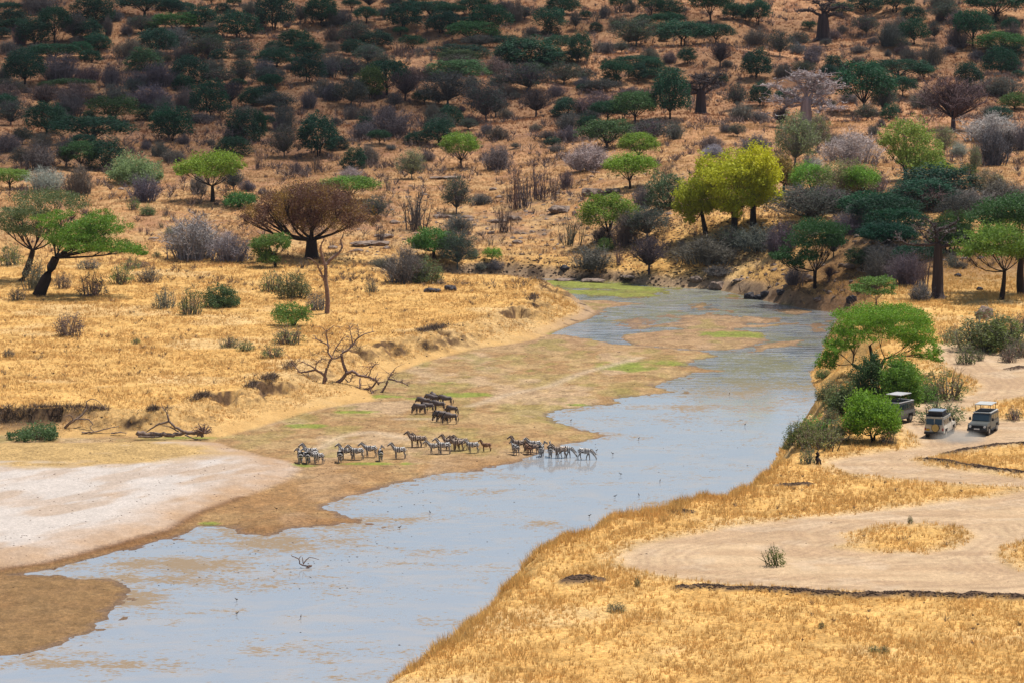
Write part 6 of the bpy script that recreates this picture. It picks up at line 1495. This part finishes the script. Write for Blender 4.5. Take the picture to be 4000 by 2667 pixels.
# roots and torn turf hanging along the broken left bank
rt = MB()
lpn = LP[2:22]; seg = rng.integers(0, len(lpn) - 1, 5200); t = rng.uniform(0, 1, 5200)[:, None]; q = lpn[seg] * (1 - t) + lpn[seg + 1] * t + rng.normal(size=(5200, 2)) * .5
q[:, 1] -= .4
nn = (fbm(q[:, 0] / 4, q[:, 1] / 4, 161) > .6) | (q[:, 0] < -48)
scrub(q[nn, 0], q[nn, 1], .7, .03, 5, rt, .9)
ro_ = tag(obj('bank_roots', rt.mesh("bank_roots", M['twig'])), 'tangle of roots and torn turf along the broken left bank edge', 'roots', kind='stuff'); ro_.color = (.13, .09, .065, 1)

# ------------------------------------------------------------------ the cloud that shades the hill, far above and out of frame
cm, nt, b = new_mat("cloud")
b.inputs['Base Color'].default_value = (.9, .9, .9, 1); b.inputs['Roughness'].default_value = 1
tr = nd(nt, 'ShaderNodeBsdfTransparent'); mx = nd(nt, 'ShaderNodeMixShader'); mx.inputs[0].default_value = .16
L(nt, tr.outputs[0], mx.inputs[1]); L(nt, b.outputs[0], mx.inputs[2]); L(nt, mx.outputs[0], nt.nodes['Material Output'].inputs[0])
bm = bmesh.new(); ALT = 1500.0; g = np.random.default_rng(99)
def puff(x, y, r, zt=15.0):
    k = (ALT - zt) / SUN.z; c = Vector((x + SUN.x * k, y + SUN.y * k, ALT + g.uniform(-25, 25)))
    bmesh.ops.create_icosphere(bm, subdivisions=2, radius=1.0, matrix=Matrix.Translation(c) @ Matrix.Diagonal((r, r, r * .35, 1)))
for yy in range(735, 1260, 34):
    for xx in range(-260, 270, 36):
        e = 742 + 60 * ss(np.float64(xx), -60, 20) + 75 * ss(np.float64(xx), 36, 62) - 60 * ss(np.float64(xx), 100, 130) + 14 * math.sin(xx * .05)
        if yy < e: continue
        p_ = 1.0 if xx < -20 else .72
        if g.uniform() < p_: puff(xx + g.uniform(-12, 12), yy + g.uniform(-12, 12), g.uniform(26, 40) * (1.0 if xx < -20 else .82))
for xx, yy, r in ((62, 520, 15), (76, 540, 22), (64, 556, 20), (50, 570, 15), (74, 575, 24), (60, 596, 16), (80, 505, 16)): puff(xx, yy, r, 8)
cme = bpy.data.meshes.new("cloud"); bm.to_mesh(cme); bm.free(); cme.materials.append(cm)
tag(obj('cloud', cme), 'drifting cumulus cloud above the hill', 'cloud', kind='structure')
# dust trailing the beige vehicle
dm = bpy.data.materials.new("dust"); dm.use_nodes = True; nt = dm.node_tree; nt.nodes.clear()
o_ = nt.nodes.new('ShaderNodeOutputMaterial'); pv = nt.nodes.new('ShaderNodeVolumePrincipled'); pv.inputs['Color'].default_value = (1.0, .93, .82, 1); pv.inputs['Anisotropy'].default_value = .2
tc = nd(nt, 'ShaderNodeTexCoord'); no = nd(nt, 'ShaderNodeTexNoise'); no.inputs['Scale'].default_value = 1.6; L(nt, tc.outputs['Object'], no.inputs['Vector'])
ln_ = nd(nt, 'ShaderNodeVectorMath', operation='LENGTH'); L(nt, tc.outputs['Object'], ln_.inputs[0])
fo = nd(nt, 'ShaderNodeMapRange'); fo.inputs[1].default_value = .2; fo.inputs[2].default_value = 1.0; fo.inputs[3].default_value = .9; fo.inputs[4].default_value = 0; L(nt, ln_.outputs['Value'], fo.inputs[0])
mu = nd(nt, 'ShaderNodeMath', operation='MULTIPLY'); L(nt, fo.outputs[0], mu.inputs[0]); L(nt, no.outputs['Fac'], mu.inputs[1]); L(nt, mu.outputs[0], pv.inputs['Density']); L(nt, pv.outputs[0], o_.inputs['Volume'])
bm = bmesh.new(); bmesh.ops.create_icosphere(bm, subdivisions=3, radius=1.0); me = bpy.data.meshes.new("dust_cloud"); bm.to_mesh(me); bm.free(); me.materials.append(dm)
dc = obj('dust_cloud', me, None, hit(3745, 1722) + Vector((0, 0, .3))); dc.scale = (3.0, 4.6, .75)
tag(dc, 'thin tan dust hanging behind the beige vehicle', 'dust', kind='stuff')

# the air between here and the hill
hm = bpy.data.materials.new("haze"); hm.use_nodes = True; nt = hm.node_tree; nt.nodes.clear()
o_ = nt.nodes.new('ShaderNodeOutputMaterial'); pv = nt.nodes.new('ShaderNodeVolumePrincipled'); pv.inputs['Color'].default_value = (.80, .88, 1.0, 1); pv.inputs['Density'].default_value = .00002
nt.links.new(pv.outputs[0], o_.inputs['Volume'])
bm = bmesh.new(); bmesh.ops.create_cube(bm, size=1.0, matrix=Matrix.Translation((0, 700, float(TZ.max()) / 2 + 6)) @ Matrix.Diagonal((1440, 1440, float(TZ.max()) + 26, 1)))
me = bpy.data.meshes.new("haze"); bm.to_mesh(me); bm.free(); me.materials.append(hm)
tag(obj('haze', me), 'thin bluish air over the valley', 'haze', kind='stuff')
